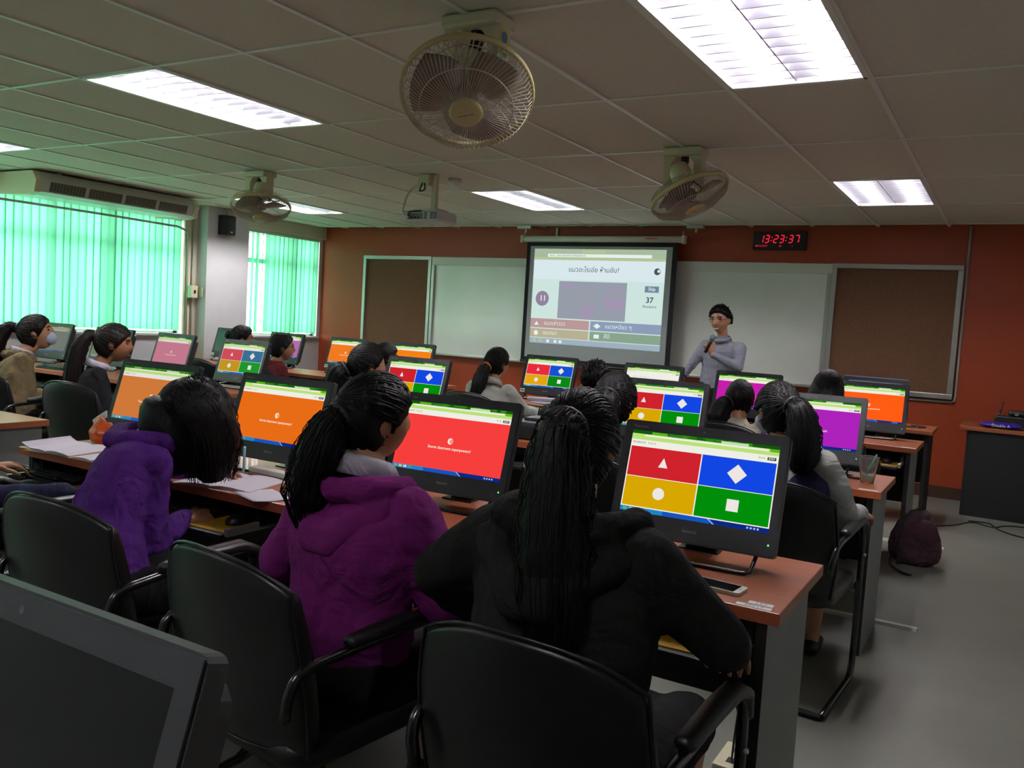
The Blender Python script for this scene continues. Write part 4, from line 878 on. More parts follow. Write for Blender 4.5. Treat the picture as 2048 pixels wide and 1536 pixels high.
def hair_cap(hd, R, k, thick=0.016, off=0.35, fy=1.15, back=0.0, lump=0.004, low=-0.8, seed=0, ear=True, comb=150, spikes=0, root=(0, -0.93, 0.36)):
    m = MB(); nu, nv = 48, 30; rings = []
    for j in range(nv+1):
        th = PI*min(max(j/nv, 0.012), 0.988); ring = []
        for i in range(nu):
            ph = 2*PI*i/nu; n = Vector((math.sin(th)*math.cos(ph), math.sin(th)*math.sin(ph), -math.cos(th)))
            s_ = n.z - n.y*fy + off; u = min(max((s_+0.06)/0.14, 0), 1); u = u*u*(3-2*u)
            if ear: u *= 1-math.exp(-((n.y+0.10)/0.20)**2-((n.z+0.13)/0.24)**2)*(1 if abs(n.x) > 0.5 else 0)
            if n.z < low: u *= max(0, 1-(low-n.z)/0.12)
            x, y, z = n.x*0.075, n.y*0.094*(1.06 if n.y < 0 else 1), n.z*0.115
            if n.z < 0: q = -n.z; x *= 1-0.22*q*q; y = y*(1-0.30*q) if n.y < 0 else y
            gr = lump*math.sin(ph*17+seed+3*math.sin(th*3))*math.sin(th) + lump*0.8*noise.noise(Vector((n.x*9+seed, n.y*9, n.z*2.5)))
            r = 0.86 + u*(0.14) ; p = Vector((x, y, z))*r + n*(thick+gr + back*max(0, -n.y))*u
            ring.append(hd + R @ (p*k))
        rings.append(ring)
    m.loft(rings)
    rnd = random.Random(seed+50)
    def surf(n, lift):
        x, y, z = n.x*0.075, n.y*0.094*(1.06 if n.y < 0 else 1), n.z*0.115
        if n.z < 0: q = -n.z; x *= 1-0.22*q*q; y = y*(1-0.30*q) if n.y < 0 else y
        return hd + R @ ((Vector((x, y, z)) + n*(thick + back*max(0, -n.y) + lift))*k)
    rt = Vector(root).normalized(); made = 0
    while made < comb:        # combed strands from the hairline to the tie
        a = rnd.uniform(0, 2*PI); zz = rnd.uniform(-0.75, 1); q = math.sqrt(1-zz*zz); n = Vector((q*math.cos(a), q*math.sin(a), zz)); s_ = n.z - n.y*fy + off
        if not (-0.08 < s_ < 0.25): 
            if rnd.random() > 0.15 or s_ < 0: continue
        if ear and abs(n.x) > 0.5 and math.exp(-((n.y+0.10)/0.20)**2-((n.z+0.13)/0.24)**2) > 0.45: continue
        if n.angle(rt) < 0.25 or n.angle(rt) > 2.6: continue
        pts = []
        for j in range(9): pts.append(surf(n.slerp(rt, j/8*0.97).normalized() if hasattr(n, 'slerp') else n, (-0.012 if j == 0 else -0.001) + 0.003*rnd.random()))
        m.tube(pts, [0.0008, 0.0022, 0.0026, 0.0026, 0.0026, 0.0026, 0.0026, 0.0024, 0.002], 4, False); made += 1
    made = 0
    while made < spikes:      # short tufts
        a = rnd.uniform(0, 2*PI); zz = rnd.uniform(-0.3, 1); q = math.sqrt(1-zz*zz); n = Vector((q*math.cos(a), q*math.sin(a), zz)); s_ = n.z - n.y*fy + off
        if s_ < 0.02: continue
        p = surf(n, -0.006); d = (R @ (n + Vector((rnd.uniform(-.5, .5), rnd.uniform(-0.1, .7), rnd.uniform(-.3, .4))))).normalized(); m.tube([p, p + d*0.010, p + d*rnd.uniform(0.014, 0.024)], [0.005, 0.0045, 0.001], 5, False); made += 1
    return m
def strands(m, path, radii, n=26, r=0.0016, seed=1, spread=1.0):
    """loose thin strands that follow a lock of hair"""
    rnd = random.Random(seed); P = [Vector(p) for p in path]
    for _ in range(n):
        a = rnd.random()*2*PI; pts = []
        for i, p in enumerate(P):
            tt = (P[min(i+1, len(P)-1)]-P[max(i-1, 0)]).normalized(); u = tt.orthogonal().normalized(); w = tt.cross(u); rr = radii[i] if not isinstance(radii[i], tuple) else max(radii[i])
            pts.append(p + (u*math.cos(a)+w*math.sin(a))*rr*spread*(0.85+0.25*rnd.random()))
        m.tube(pts, [r]*(len(pts)-1)+[r*0.3], 4, False)
def lock(m, pts, radii, n=18, seed=0, groove=0.10, side=None, sub=5):
    P = bez(pts, sub); rr = lerpl([r if isinstance(r, tuple) else (r, r) for r in radii], len(P)); up = Vector(side).normalized() if side else None; rings = []; L = len(P)
    for k_ in range(L):
        tt = (P[min(k_+1, L-1)]-P[max(k_-1, 0)]).normalized()
        if up is None: up = tt.orthogonal().normalized()
        up = (up-tt*up.dot(tt)).normalized(); w = tt.cross(up); ring = []
        for i in range(n*2):
            a = 2*PI*i/(n*2); gq = 1 + groove*0.5*math.sin(a*11+seed+k_*0.02) + groove*0.5*math.sin(a*6+seed*2.3-k_*0.03); ring.append(P[k_] + (up*math.cos(a)*rr[k_][0] + w*math.sin(a)*rr[k_][1])*gq)
        rings.append(ring)
    m.loft(rings); return P, rr
def ponytail(put, hd, R, k, pts, radii, mat_=None, tie=None, seed=0, loose=30, parent=None, side=None):
    m = MB(); P, rr = lock(m, pts, radii, 16, seed, 0.09, side); strands(m, P, [max(q) for q in rr], loose, 0.0014, seed, 1.08); o = put(m, 'ponytail', mat_ or m_hair, parent)
    if tie:
        q = MB(); d = (P[1]-P[0]).normalized(); c_ = P[1]; u = d.orthogonal().normalized(); w = d.cross(u); r0 = max(rr[1])*1.05
        q.tube([c_ + (u*math.cos(2*PI*i/16)+w*math.sin(2*PI*i/16))*r0 for i in range(16)], 0.009, 8, closed=True); put(q, 'hair_tie', tie, o)
    return o
def face(put, hd, R, k, par, brow=m_hair, lips=m_lip, eyes=True):
    for s_ in (-1, 1):
        if eyes:
            e = MB(); e.ball(hd + R @ (Vector((s_*0.032, 0.077, 0.009))*k), (0.014*k, 0.008*k, 0.006*k), 10, 6, R); put(e, 'eye', m_eye, par)
        bw = MB(); bw.limb([hd + R @ (Vector((s_*0.016, 0.0905, 0.027))*k), hd + R @ (Vector((s_*0.033, 0.087, 0.032))*k), hd + R @ (Vector((s_*0.05, 0.074, 0.027))*k)], [0.0035*k, 0.004*k, 0.0025*k], 6); put(bw, 'eyebrow', brow, par)
    l = MB(); l.limb([hd + R @ (Vector((-0.024, 0.083, -0.068))*k), hd + R @ (Vector((0, 0.0925, -0.0685))*k), hd + R @ (Vector((0.024, 0.083, -0.068))*k)], [0.003*k, 0.006*k, 0.003*k], 8); put(l, 'lips', lips, par)
def spectacles(put, hd, R, k, par):
    g = MB()
    for s_ in (-1, 1):
        pts = [hd + R @ (Vector((s_*0.034 + 0.025*math.cos(2*PI*i/18), 0.094 - 0.008*abs(math.cos(2*PI*i/18)), 0.006 + 0.017*math.sin(2*PI*i/18)))*k) for i in range(18)]; g.tube(pts, 0.0018, 5, closed=True)
        g.tube([hd + R @ (Vector((s_*0.059, 0.087, 0.010))*k), hd + R @ (Vector((s_*0.080, 0.05, 0.010))*k), hd + R @ (Vector((s_*0.084, -0.015, 0.008))*k)], 0.0018, 5)
    g.tube([hd + R @ (Vector((-0.010, 0.098, 0.010))*k), hd + R @ (Vector((0.010, 0.098, 0.010))*k)], 0.0018, 5); put(g, 'spectacles', m_blackp, par)
def hood(put, nk, tyaw, m, size=1.0, par=None, dropz=0.0):
    Rt = Matrix.Rotation(math.radians(tyaw), 3, 'Z'); q = MB(); nk = Vector(nk)
    def T(x, y, z): return nk + Rt @ (Vector((x, y, z))*size) + Vector((0, 0, dropz))
    q.limb([T(-0.075, 0.07, -0.03), T(-0.11, 0.02, 0.005), T(-0.085, -0.055, 0.005), T(0, -0.085, -0.005), T(0.085, -0.055, 0.005), T(0.11, 0.02, 0.005), T(0.075, 0.07, -0.03)], [(0.026, 0.022), (0.032, 0.030), (0.034, 0.036), (0.034, 0.042), (0.034, 0.036), (0.032, 0.030), (0.026, 0.022)], 12)
    q.limb([T(-0.11, -0.05, -0.04), T(-0.04, -0.10, -0.09), T(0.04, -0.10, -0.09), T(0.11, -0.05, -0.04)], [0.034, 0.045, 0.045, 0.034], 12)
    q.limb([T(-0.03, -0.11, -0.11), T(0.03, -0.11, -0.11)], [0.038, 0.038], 12)
    return blob(put(q, 'hood', m, par), 0.009, 3, 0.012)
m_tie = mat('yellow_tie', rgb(206, 150, 50), 0.6); m_tied = mat('dark_tie', rgb(30, 26, 30), 0.6); m_mask = mat('pale_blue_mask', rgb(176, 188, 210), 0.8)

# nearest student, black hoodie, long ponytail
t, hd, R, k, put = person('student in a black hoodie with a long ponytail, back to the camera, nearest', (-0.745, 1.565, 1.158), 8, (-0.715, 1.475, 1.035), (-0.69, 1.48, 0.50), tyaw=0, wid=0.40, drop=0.078, k=0.90,
    armL=((-1.015, 1.47, 0.86), (-0.985, 1.68, 0.70)), armR=((-0.425, 1.56, 0.825), (-0.47, 1.82, 0.71)), top=c_black, top_name='hoodie', legs='back', vox=0.010, hunch=0.03, bulk=1.06, fold=0.010, sleeve_g=0.006)
put(hair_cap(hd, R, k, 0.014, 0.42, 1.1, 0.008, 0.003), 'hair', m_hair)
ponytail(put, hd, R, k, [(-0.725, 1.455, 1.205), (-0.715, 1.415, 1.185), (-0.700, 1.385, 1.10), (-0.690, 1.365, 1.00), (-0.675, 1.350, 0.88), (-0.665, 1.345, 0.76)], [0.034, 0.050, (0.062, 0.045), (0.068, 0.042), (0.060, 0.032), (0.030, 0.014)], m_hair, m_tied, 1, 70, side=(1, 0, 0))
hood(put, (-0.715, 1.475, 1.035), 0, c_black, 1.22, None, -0.01)
# magenta hoodie
t, hd, R, k, put = person('student in a magenta hoodie with a ponytail, turned slightly right', (-1.385, 1.70, 1.130), -24, (-1.365, 1.64, 0.995), (-1.36, 1.62, 0.50), tyaw=-6, wid=0.41, drop=0.085, k=0.91,
    armL=((-1.62, 1.62, 0.73), (-1.55, 1.84, 0.66)), armR=((-1.125, 1.66, 0.72), (-1.20, 1.90, 0.68)), top=c_mag, top_name='hoodie', vox=0.010, hem=(-1.36, 1.62, 0.60), bulk=1.06, fold=0.026, collar=c_white, roll=4, sleeve_g=0.006)
put(hair_cap(hd, R, k, 0.018, 0.40, 1.1, 0.012, 0.004, seed=2), 'hair', m_hair)
ponytail(put, hd, R, k, [(-1.415, 1.605, 1.140), (-1.425, 1.570, 1.115), (-1.44, 1.545, 1.04), (-1.455, 1.535, 0.95), (-1.455, 1.535, 0.865)], [0.030, 0.044, (0.056, 0.045), (0.056, 0.036), (0.024, 0.014)], m_hair, m_tied, 2, 60, side=(1, 0, 0))
hood(put, (-1.365, 1.64, 0.995), -6, c_mag, 1.15, None, -0.02)
# purple hoodie, bowed over a notebook
t, hd, R, k, put = person('student in a purple hoodie bowed over a notebook, hair hiding the face', (-2.405, 1.965, 1.00), -52, (-2.50, 1.84, 0.915), (-2.31, 1.60, 0.50), tyaw=-25, pitch=-48, wid=0.37, k=1.0,
    armL=((-2.72, 2.03, 0.72), (-2.53, 2.17, 0.785)), armR=((-2.36, 1.77, 0.60), (-2.42, 1.96, 0.655)), top=c_purp, top_name='hoodie', vox=0.010, hunch=0.05, fold=0.022, bulk=1.0, sleeve_g=0.004,
    handL=dict(d=(0.35, 0.35, -0.18), up=(-0.3, 0.2, 1), curl=0.75), handR=dict(d=(0.1, 0.9, -0.1), up=(0.5, 0, 1), curl=0.3))
put(hair_cap(hd, R, k, 0.03, 0.75, 0.75, 0.01, 0.005, seed=3, ear=False), 'hair', m_hair)
m = MB(); lock(m, [(-2.43, 1.92, 1.085), (-2.375, 1.955, 1.03), (-2.345, 1.985, 0.93), (-2.345, 2.005, 0.84), (-2.35, 2.015, 0.785)], [(0.07, 0.08), (0.112, 0.11), (0.110, 0.095), (0.085, 0.06), (0.035, 0.02)], 18, 4, 0.035)
P_ = bez([(-2.43, 1.92, 1.085), (-2.375, 1.955, 1.03), (-2.345, 1.985, 0.93), (-2.345, 2.005, 0.795)], 5); strands(m, P_, lerpl([0.09, 0.112, 0.108, 0.076], len(P_)), 90, 0.0015, 5, 1.0)
lock(m, [(-2.49, 1.88, 1.03), (-2.44, 1.87, 1.0), (-2.39, 1.89, 0.93), (-2.375, 1.93, 0.83)], [(0.05, 0.06), (0.08, 0.07), (0.08, 0.06), (0.05, 0.03)], 18, 2, 0.05); put(m, 'loose_hair', m_hair)
hood(put, (-2.495, 1.855, 0.935), -25, c_purp, 1.2)
pn = MB(); pn.tube([(-2.462, 2.250, 0.772), (-2.445, 2.238, 0.870)], 0.0045, 8); pn.tube([(-2.462, 2.250, 0.772), (-2.465, 2.252, 0.764)], [0.004, 0.001], 8)
o = tag(pn.build('pen', mat('pale_blue_plastic', rgb(150, 200, 214), 0.3)), 'pale blue pen in the hand of the bowed student', 'pen')
# navy arm at the left edge
t, hd, R, k, put = person('student in a navy jacket cut off by the left picture edge', (-3.42, 1.58, 1.14), 10, (-3.40, 1.55, 0.985), (-3.28, 1.58, 0.50), tyaw=-10, wid=0.38, armR=((-3.10, 1.66, 0.645), (-2.90, 1.88, 0.668)), top=c_navy, top_name='jacket', vox=0.012, sleeve_g=0.012)
put(hair_cap(hd, R, k, 0.018), 'hair', m_hair)
q = MB(); q.limb([(-3.24, 1.60, 0.78), (-3.19, 1.64, 0.70)], [(0.055, 0.008), (0.045, 0.008)], 10); put(q, 'white_stripe', c_white); q = MB(); q.limb([(-3.255, 1.585, 0.79), (-3.225, 1.61, 0.73)], [(0.05, 0.012), (0.04, 0.012)], 10); put(q, 'blue_trim', c_blue)
# second row right: navy and grey
t, hd, R, k, put = person('student in a navy and grey jacket with a face mask, ponytail to the right', (-0.815, 3.56, 1.095), 38, (-0.765, 3.50, 0.945), (-0.74, 3.46, 0.49), tyaw=5, wid=0.39, k=0.93, armL=((-1.0, 3.55, 0.68), (-0.93, 3.78, 0.67)), armR=((-0.515, 3.58, 0.70), (-0.495, 3.79, 0.68)),
    top=c_navy, sleeve=c_grey, vox=0.011, collar=c_grey, fold=0.02, bulk=1.08, handR=dict(d=(0.12, 0.9, -0.12), up=(0.3, 0, 1), curl=0.45), sleeve_g=0.006)
put(hair_cap(hd, R, k, 0.02, 0.36, 1.1, 0.012, 0.005, seed=5), 'hair', m_hair)
ponytail(put, hd, R, k, [(-0.745, 3.475, 1.135), (-0.70, 3.44, 1.11), (-0.675, 3.42, 1.03), (-0.67, 3.41, 0.94), (-0.68, 3.41, 0.875)], [0.03, 0.05, (0.06, 0.05), (0.056, 0.045), (0.025, 0.02)], m_hair, m_tied, 3, 60)
q = MB(); q.ball(hd + R @ Vector((0, 0.064, -0.052)), (0.060, 0.050, 0.046), 16, 10, R); o = put(q, 'face_mask', m_mask)
q = MB(); q.tube([hd + R @ Vector((-0.052, 0.065, -0.035)), hd + R @ Vector((-0.083, -0.01, 0.0))], 0.002, 5); q.tube([hd + R @ Vector((0.052, 0.065, -0.035)), hd + R @ Vector((0.083, -0.01, 0.0))], 0.002, 5); put(q, 'ear_loop', m_mask, o)
hood(put, (-0.765, 3.50, 0.945), 5, c_grey, 0.95, None, -0.015)
# second row, hidden behind the nearest student
t, hd, R, k, put = person('student whose dark head shows behind the nearest student', (-1.555, 3.62, 1.065), 0, (-1.555, 3.55, 0.915), (-1.555, 3.50, 0.49), wid=0.36, top=c_jet, vox=0.013)
put(hair_cap(hd, R, k, 0.024, 0.5, 0.9, 0.015, 0.005, seed=6), 'hair', m_hair); ponytail(put, hd, R, k, [(-1.55, 3.51, 1.09), (-1.54, 3.47, 1.06), (-1.53, 3.46, 0.97), (-1.53, 3.47, 0.88)], [0.04, 0.06, 0.055, 0.02], None, m_tied, 4, 40)
# second row, left end
t, hd, R, k, put = person('student with low ponytail facing the left four-colour screen', (-3.14, 3.76, 1.10), -30, (-3.165, 3.69, 0.945), (-3.15, 3.62, 0.49), tyaw=-12, wid=0.36, top=c_jet, vox=0.012)
put(hair_cap(hd, R, k, 0.02, 0.36, 1.1, 0.01, 0.005, seed=7), 'hair', m_hair); ponytail(put, hd, R, k, [(-3.205, 3.66, 1.08), (-3.24, 3.63, 1.05), (-3.26, 3.61, 0.97), (-3.25, 3.61, 0.88)], [0.035, 0.058, 0.055, 0.02], None, m_tied, 5, 40)
# third row
t, hd, R, k, put = person('student in a cream top with dark ponytail, third row', (-1.49, 5.46, 0.985), 10, (-1.465, 5.38, 0.855), (-1.43, 5.32, 0.48), tyaw=0, wid=0.36, top=c_cream, top_name='shirt', vox=0.013, pitch=-10)
put(hair_cap(hd, R, k, 0.02, 0.5, 0.95, 0.01, 0.005, seed=8), 'hair', m_hair); ponytail(put, hd, R, k, [(-1.53, 5.37, 0.97), (-1.56, 5.32, 0.94), (-1.575, 5.28, 0.87), (-1.575, 5.27, 0.79)], [0.035, 0.058, 0.065, 0.025], None, m_tied, 6, 40)
t, hd, R, k, put = person('student with long loose dark hair before the far orange screen', (-0.96, 5.47, 1.09), 0, (-0.96, 5.40, 0.935), (-0.94, 5.34, 0.49), wid=0.36, top=c_jet, vox=0.013)
put(hair_cap(hd, R, k, 0.022, 0.6, 0.85, 0.01, 0.004, seed=9, ear=False), 'hair', m_hair); m = MB(); lock(m, [(-0.96, 5.44, 1.14), (-0.96, 5.40, 1.06), (-0.96, 5.37, 0.95), (-0.96, 5.36, 0.82)], [(0.085, 0.06), (0.11, 0.07), (0.115, 0.06), (0.09, 0.03)], 18, 3, 0.03, side=(1, 0, 0)); put(m, 'loose_hair', m_hair)
t, hd, R, k, put = person('short-haired student in front of the white web page screen', (-2.515, 5.47, 1.035), -8, (-2.515, 5.40, 0.885), (-2.515, 5.34, 0.49), wid=0.37, top=c_jet, vox=0.013)
put(hair_cap(hd, R, k, 0.02, 0.30, 1.0, 0.008, 0.006, low=-0.55, seed=10, comb=0, spikes=200), 'hair', m_hair)
q = MB(); q.box((-2.62, 5.44, 0.93), (-2.605, 5.52, 0.98), 0.003); put(q, 'yellow_ear_clip', m_tie)
t, hd, R, k, put = person('student in a white jacket with ponytail and orange hair tie', (-3.365, 5.53, 1.07), -10, (-3.365, 5.46, 0.915), (-3.37, 5.40, 0.49), tyaw=-4, wid=0.40, top=c_pale, vox=0.011, bulk=1.05, armR=((-3.11, 5.53, 0.735), (-3.02, 5.78, 0.69)), armL=((-3.61, 5.52, 0.70), (-3.52, 5.75, 0.68)), collar=c_pale, handR=dict(d=(0.3, 0.9, 0), up=(0, 0, 1), curl=0.3))
put(hair_cap(hd, R, k, 0.017, 0.36, 1.1, 0.01, 0.003, seed=11), 'hair', m_hair); ponytail(put, hd, R, k, [(-3.385, 5.425, 1.05), (-3.395, 5.39, 1.025), (-3.405, 5.355, 0.94), (-3.415, 5.34, 0.85), (-3.42, 5.34, 0.76)], [0.03, 0.042, 0.05, 0.05, 0.034], None, mat('orange_tie', rgb(214, 120, 40), 0.6), 7, 40)
# third row, left block
t, hd, R, k, put = person('student with glasses and short hair, beside the low ponytail', (-4.66, 5.81, 1.02), -35, (-4.69, 5.74, 0.87), (-4.70, 5.68, 0.49), tyaw=-15, wid=0.36, top=c_jet, vox=0.012)
put(hair_cap(hd, R, k, 0.02, 0.40, 1.0, 0.008, 0.005, seed=12), 'hair', m_hair); spectacles(put, hd, R, k, None); face(put, hd, R, k, None)
t, hd, R, k, put = person('student with glasses in a maroon hoodie, seen in profile', (-5.895, 5.81, 1.02), -38, (-5.92, 5.74, 0.865), (-5.86, 5.64, 0.49), tyaw=-25, wid=0.40, k=1.05, top=c_maroon, top_name='hoodie', vox=0.010, bulk=1.06)
put(hair_cap(hd, R, k, 0.018, 0.34, 1.1, 0.012, 0.004, low=-0.7, seed=13), 'hair', m_hair); spectacles(put, hd, R, k, None); face(put, hd, R, k, None); hood(put, (-5.92, 5.74, 0.865), -25, c_maroon)
t, hd, R, k, put = person('student with a yellow hair tie in dark green, before the pillar', (-6.62, 5.98, 1.06), -36, (-6.65, 5.90, 0.905), (-6.62, 5.75, 0.49), tyaw=-25, wid=0.36, k=1.0, top=c_green, vox=0.011)
put(hair_cap(hd, R, k, 0.02, 0.34, 1.1, 0.012, 0.006, seed=14), 'hair', m_hair); spectacles(put, hd, R, k, None); face(put, hd, R, k, None)
q = MB(); q.ball((-6.71, 5.90, 1.09), 0.055, 14, 10); o = put(q, 'hair_bun', m_hair); q = MB(); q.tube([Vector((-6.685, 5.92, 1.09)) + Vector((0.02*math.cos(a), 0.045*math.cos(a)*0.6, 0.05*math.sin(a))) for a in [2*PI*i/16 for i in range(16)]], 0.009, 8, closed=True); put(q, 'hair_tie', m_tie, o)
# left block, second row
t, hd, R, k, put = person('student in a black jacket with long ponytail, left side, seen in profile', (-5.205, 3.60, 1.085), -42, (-5.26, 3.51, 0.925), (-5.14, 3.42, 0.49), tyaw=-30, wid=0.37, k=1.05, top=c_jet, vox=0.010, skin=m_skin2, collar=c_shirt, pitch=-2, hunch=0.02)
put(hair_cap(hd, R, k, 0.016, 0.42, 1.05, 0.012, 0.003, seed=15), 'hair', m_hairb); face(put, hd, R, k, None)
ponytail(put, hd, R, k, [(-5.285, 3.53, 1.13), (-5.325, 3.48, 1.125), (-5.345, 3.43, 1.03), (-5.345, 3.40, 0.88), (-5.34, 3.38, 0.70), (-5.335, 3.37, 0.56)], [0.026, 0.040, 0.052, 0.055, 0.052, 0.026], m_hairb, mat('olive_tie', rgb(120, 110, 60), 0.6), 8, 50)
t, hd, R, k, put = person('student in an olive jacket wearing a face mask, at the left edge', (-6.10, 3.60, 1.105), -42, (-6.13, 3.50, 0.95), (-5.98, 3.40, 0.49), tyaw=-28, wid=0.40, k=1.05, top=c_olive, vox=0.010, bulk=1.10, pitch=14, collar=c_shirt, fold=0.024)
put(hair_cap(hd, R, k, 0.016, 0.42, 1.05, 0.012, 0.003, seed=16), 'hair', m_hairb); face(put, hd, R, k, None)
ponytail(put, hd, R, k, [(-6.185, 3.51, 1.13), (-6.225, 3.46, 1.135), (-6.25, 3.41, 1.05), (-6.245, 3.38, 0.93), (-6.235, 3.36, 0.80), (-6.23, 3.36, 0.70)], [0.026, 0.040, 0.05, 0.05, 0.044, 0.02], m_hairb, m_tied, 9, 50)
q = MB(); q.ball(hd + R @ Vector((0, 0.070, -0.050)), (0.058, 0.050, 0.052), 16, 10, R); o = put(q, 'face_mask', m_mask)
q = MB(); q.tube([hd + R @ Vector((0.054, 0.07, -0.035)), hd + R @ Vector((0.088, -0.01, 0.0))], 0.0022, 5); q.tube([hd + R @ Vector((-0.054, 0.07, -0.035)), hd + R @ Vector((-0.088, -0.01, 0.0))], 0.0022, 5); put(q, 'ear_loop', m_mask, o)
hood(put, (-6.13, 3.50, 0.95), -28, c_olive, 1.1)
# teacher
t, hd, R, k, put = person('smiling teacher in a pale grey shirt speaking into a microphone', (-2.445, 8.06, 1.525), 172, (-2.42, 8.10, 1.365), (-2.44, 8.12, 0.88), tyaw=165, pitch=-6, roll=4, wid=0.44, k=1.12, drop=0.112, sleeve_g=-0.002, top=c_teach, top_name='shirt', vox=0.008, stand=True, bottom=c_trouser, bulk=1.14, collar=c_teach, collar_k=0.35, group=None, fold=0.014,
    armL=((-2.215, 7.98, 1.09), (-2.435, 7.865, 1.195)), armR=((-2.69, 8.10, 1.10), (-2.76, 8.00, 0.95)), handL=dict(d=(-0.35, -0.25, 0.9), up=(0.65, -0.7, 0.1), curl=1.15, k=0.95), handR=dict(d=(-0.1, -0.2, -1), up=(-0.7, -0.6, 0), curl=0.35))
put(hair_cap(hd, R, k, 0.016, -0.02, 0.66, 0.004, 0.007, low=-0.35, seed=17, comb=0, spikes=420), 'hair', m_hair); face(put, hd, R, k, None); spectacles(put, hd, R, k, None)
q = MB(); q.limb([hd + R @ (Vector((-0.02, 0.088, -0.066))*k), hd + R @ (Vector((0, 0.096, -0.070))*k), hd + R @ (Vector((0.02, 0.088, -0.066))*k)], [0.0035, 0.005, 0.0035], 8); put(q, 'teeth', m_teeth)
q = MB(); c_ = Vector((-2.755, 8.005, 0.965)); dd = Vector((-0.07, -0.1, -0.15)).normalized(); u = dd.orthogonal().normalized(); w = dd.cross(u); q.tube([c_ + (u*math.cos(2*PI*i/16)+w*math.sin(2*PI*i/16))*0.036 for i in range(16)], 0.008, 8, closed=True); put(q, 'wristwatch', m_blackp)
for z in (1.28, 1.2, 1.12, 1.04): pass
mt = thing('microphone', 'black handheld microphone in the hand of the teacher', 'microphone', (-2.495, 7.83, 1.21))
a = Vector((0, 0, 0)); b_ = Vector((0.062, -0.01, 0.145))
MB().tube([a, a.lerp(b_, 0.5), b_.lerp(a, 0.05)], [0.015, 0.017, 0.02], 12).build('handle', m_blackp, mt); q = MB(); q.ball(b_, 0.027, 14, 10); q.build('grille_head', mat('mic_mesh', rgb(120, 140, 140), 0.4, metal=0.6, bump=0.5, bscale=900), mt)

# ------------------------------------------------------------------ things on the desks
def keyboard(x, y, z, rz, label):
    t = thing('keyboard', label, 'keyboard', (x, y, z), math.radians(rz), 'black computer keyboards')
    b = MB(); b.prism([(-0.075, 0.0), (0.075, 0.0), (0.075, 0.020), (-0.075, 0.012)], -0.215, 0.215, 'x'); b.build('key_base', m_blackp, t, fixn=True)
    k_ = MB()
    for r_ in range(5):
        n = 15 if r_ else 7
        for c_ in range(n):
            if r_ == 0 and c_ == 3: xa, xb = -0.085, 0.03
            elif r_ == 0: xa = -0.205+0.03*c_ if c_ < 3 else 0.035+0.032*(c_-4); xb = xa+0.026
            else: xa = -0.205+0.0275*c_; xb = xa+0.023
            ya = -0.062+0.026*r_; zz = 0.016+0.0535*(ya+0.075)*0.5; k_.box((xa, ya, zz), (xb, ya+0.02, zz+0.007))
    o = k_.build('keys', mat('key_plastic', rgb(40, 41, 43), 0.5), t); o['kind'] = 'stuff'
    return t
def mouse(x, y, z, rz, label):
    t = thing('computer_mouse', label, 'mouse', (x, y, z), math.radians(rz), 'black computer mice')
    R_ = []
    for zz, q in ((0.0, 0.98), (0.010, 1.0), (0.022, 0.86), (0.031, 0.55), (0.034, 0.15)): R_.append([(0.031*q*math.cos(a)*(1-0.12*math.sin(a)), 0.055*q*math.sin(a), zz) for a in [2*PI*i/18 for i in range(18)]])
    b = MB(); b.loft(R_); b.build('shell', m_blackp, t, fixn=True); w = MB(); w.tube([(-0.004, 0.025, 0.029), (0.004, 0.025, 0.029)], 0.009, 10); w.build('scroll_wheel', m_greyp, t)
    MB().tube(bez([(0, 0.053, 0.008), (-0.01, 0.09, 0.004), (-0.05, 0.12, 0.004)], 5), 0.0025, 6).build('cord', m_blackp, t); return t
def mpad(x, y, z, rz, label):
    t = MB().box((-0.10, -0.11, 0), (0.10, 0.11, 0.004), 0.001).build('mouse_pad', m_yellow, None, (x, y, z)); t.rotation_euler.z = math.radians(rz); return tag(t, label, 'mouse pad', 'yellow mouse pads')
SEATS = [(-0.76, 2.03, 'by the nearest student', 0.20), (-1.65, 2.03, 'under the bright red screen', 0.20), (-2.52, 2.03, 'on the tray left of the magenta hoodie', 0.22), (-3.32, 2.03, 'on the tray below the open books', 0.2),
         (-0.84, 4.00, 'at the hand of the student with grey sleeves', 0.22), (-1.66, 4.00, 'on the tray of the student behind the nearest one', 0.2), (-3.42, 4.00, 'on the tray of the student with the low ponytail', 0.2),
         (-0.83, 5.88, 'on the far right tray under the vivid orange screen', 0.2), (-1.62, 5.88, 'on the tray of the student in cream', 0.2), (-2.45, 5.88, 'on the tray of the short-haired student', 0.2), (-3.30, 5.88, 'on the tray of the student in white', 0.2)]
for x, y0, w, o in SEATS:
    if y0 == 2.03 and x == -0.76: x = -0.845
    elif x in (-0.84, -0.83): x = -0.86
    keyboard(x-0.085, y0+0.055, 0.6332, 0, 'black keyboard ' + w); mpad(x+o, y0+0.03, 0.6332, 2, 'yellow mouse pad ' + w); mouse(x+o+0.02, y0+0.045, 0.6374, -8, 'black mouse ' + w)
keyboard(-7.05, 4.36, DH+0.0005, 4, 'black keyboard on the desk before the masked student'); mouse(-7.32, 4.40, DH+0.0005, 10, 'black mouse on the desk before the masked student')
def phone(x, y, z, rz, label, m):
    t = thing('mobile_phone', label, 'phone', (x, y, z), math.radians(rz)); b = MB(); b.prism(rrect(0.07, 0.137, 0.011, 4), 0, 0.009, 'z'); b.build('phone_body', m, t, fixn=True)
    b = MB(); b.prism(rrect(0.061, 0.108, 0.002, 2, 0, 0.002), 0.0091, 0.0094, 'z'); b.build('glass', mat('phone_glass', rgb(12, 14, 16), 0.12), t, fixn=True)
    b = MB(); b.prism(rrect(0.018, 0.006, 0.0025, 3, 0, -0.060), 0.0091, 0.0096, 'z'); b.build('home_button', m_alu, t, fixn=True); return t
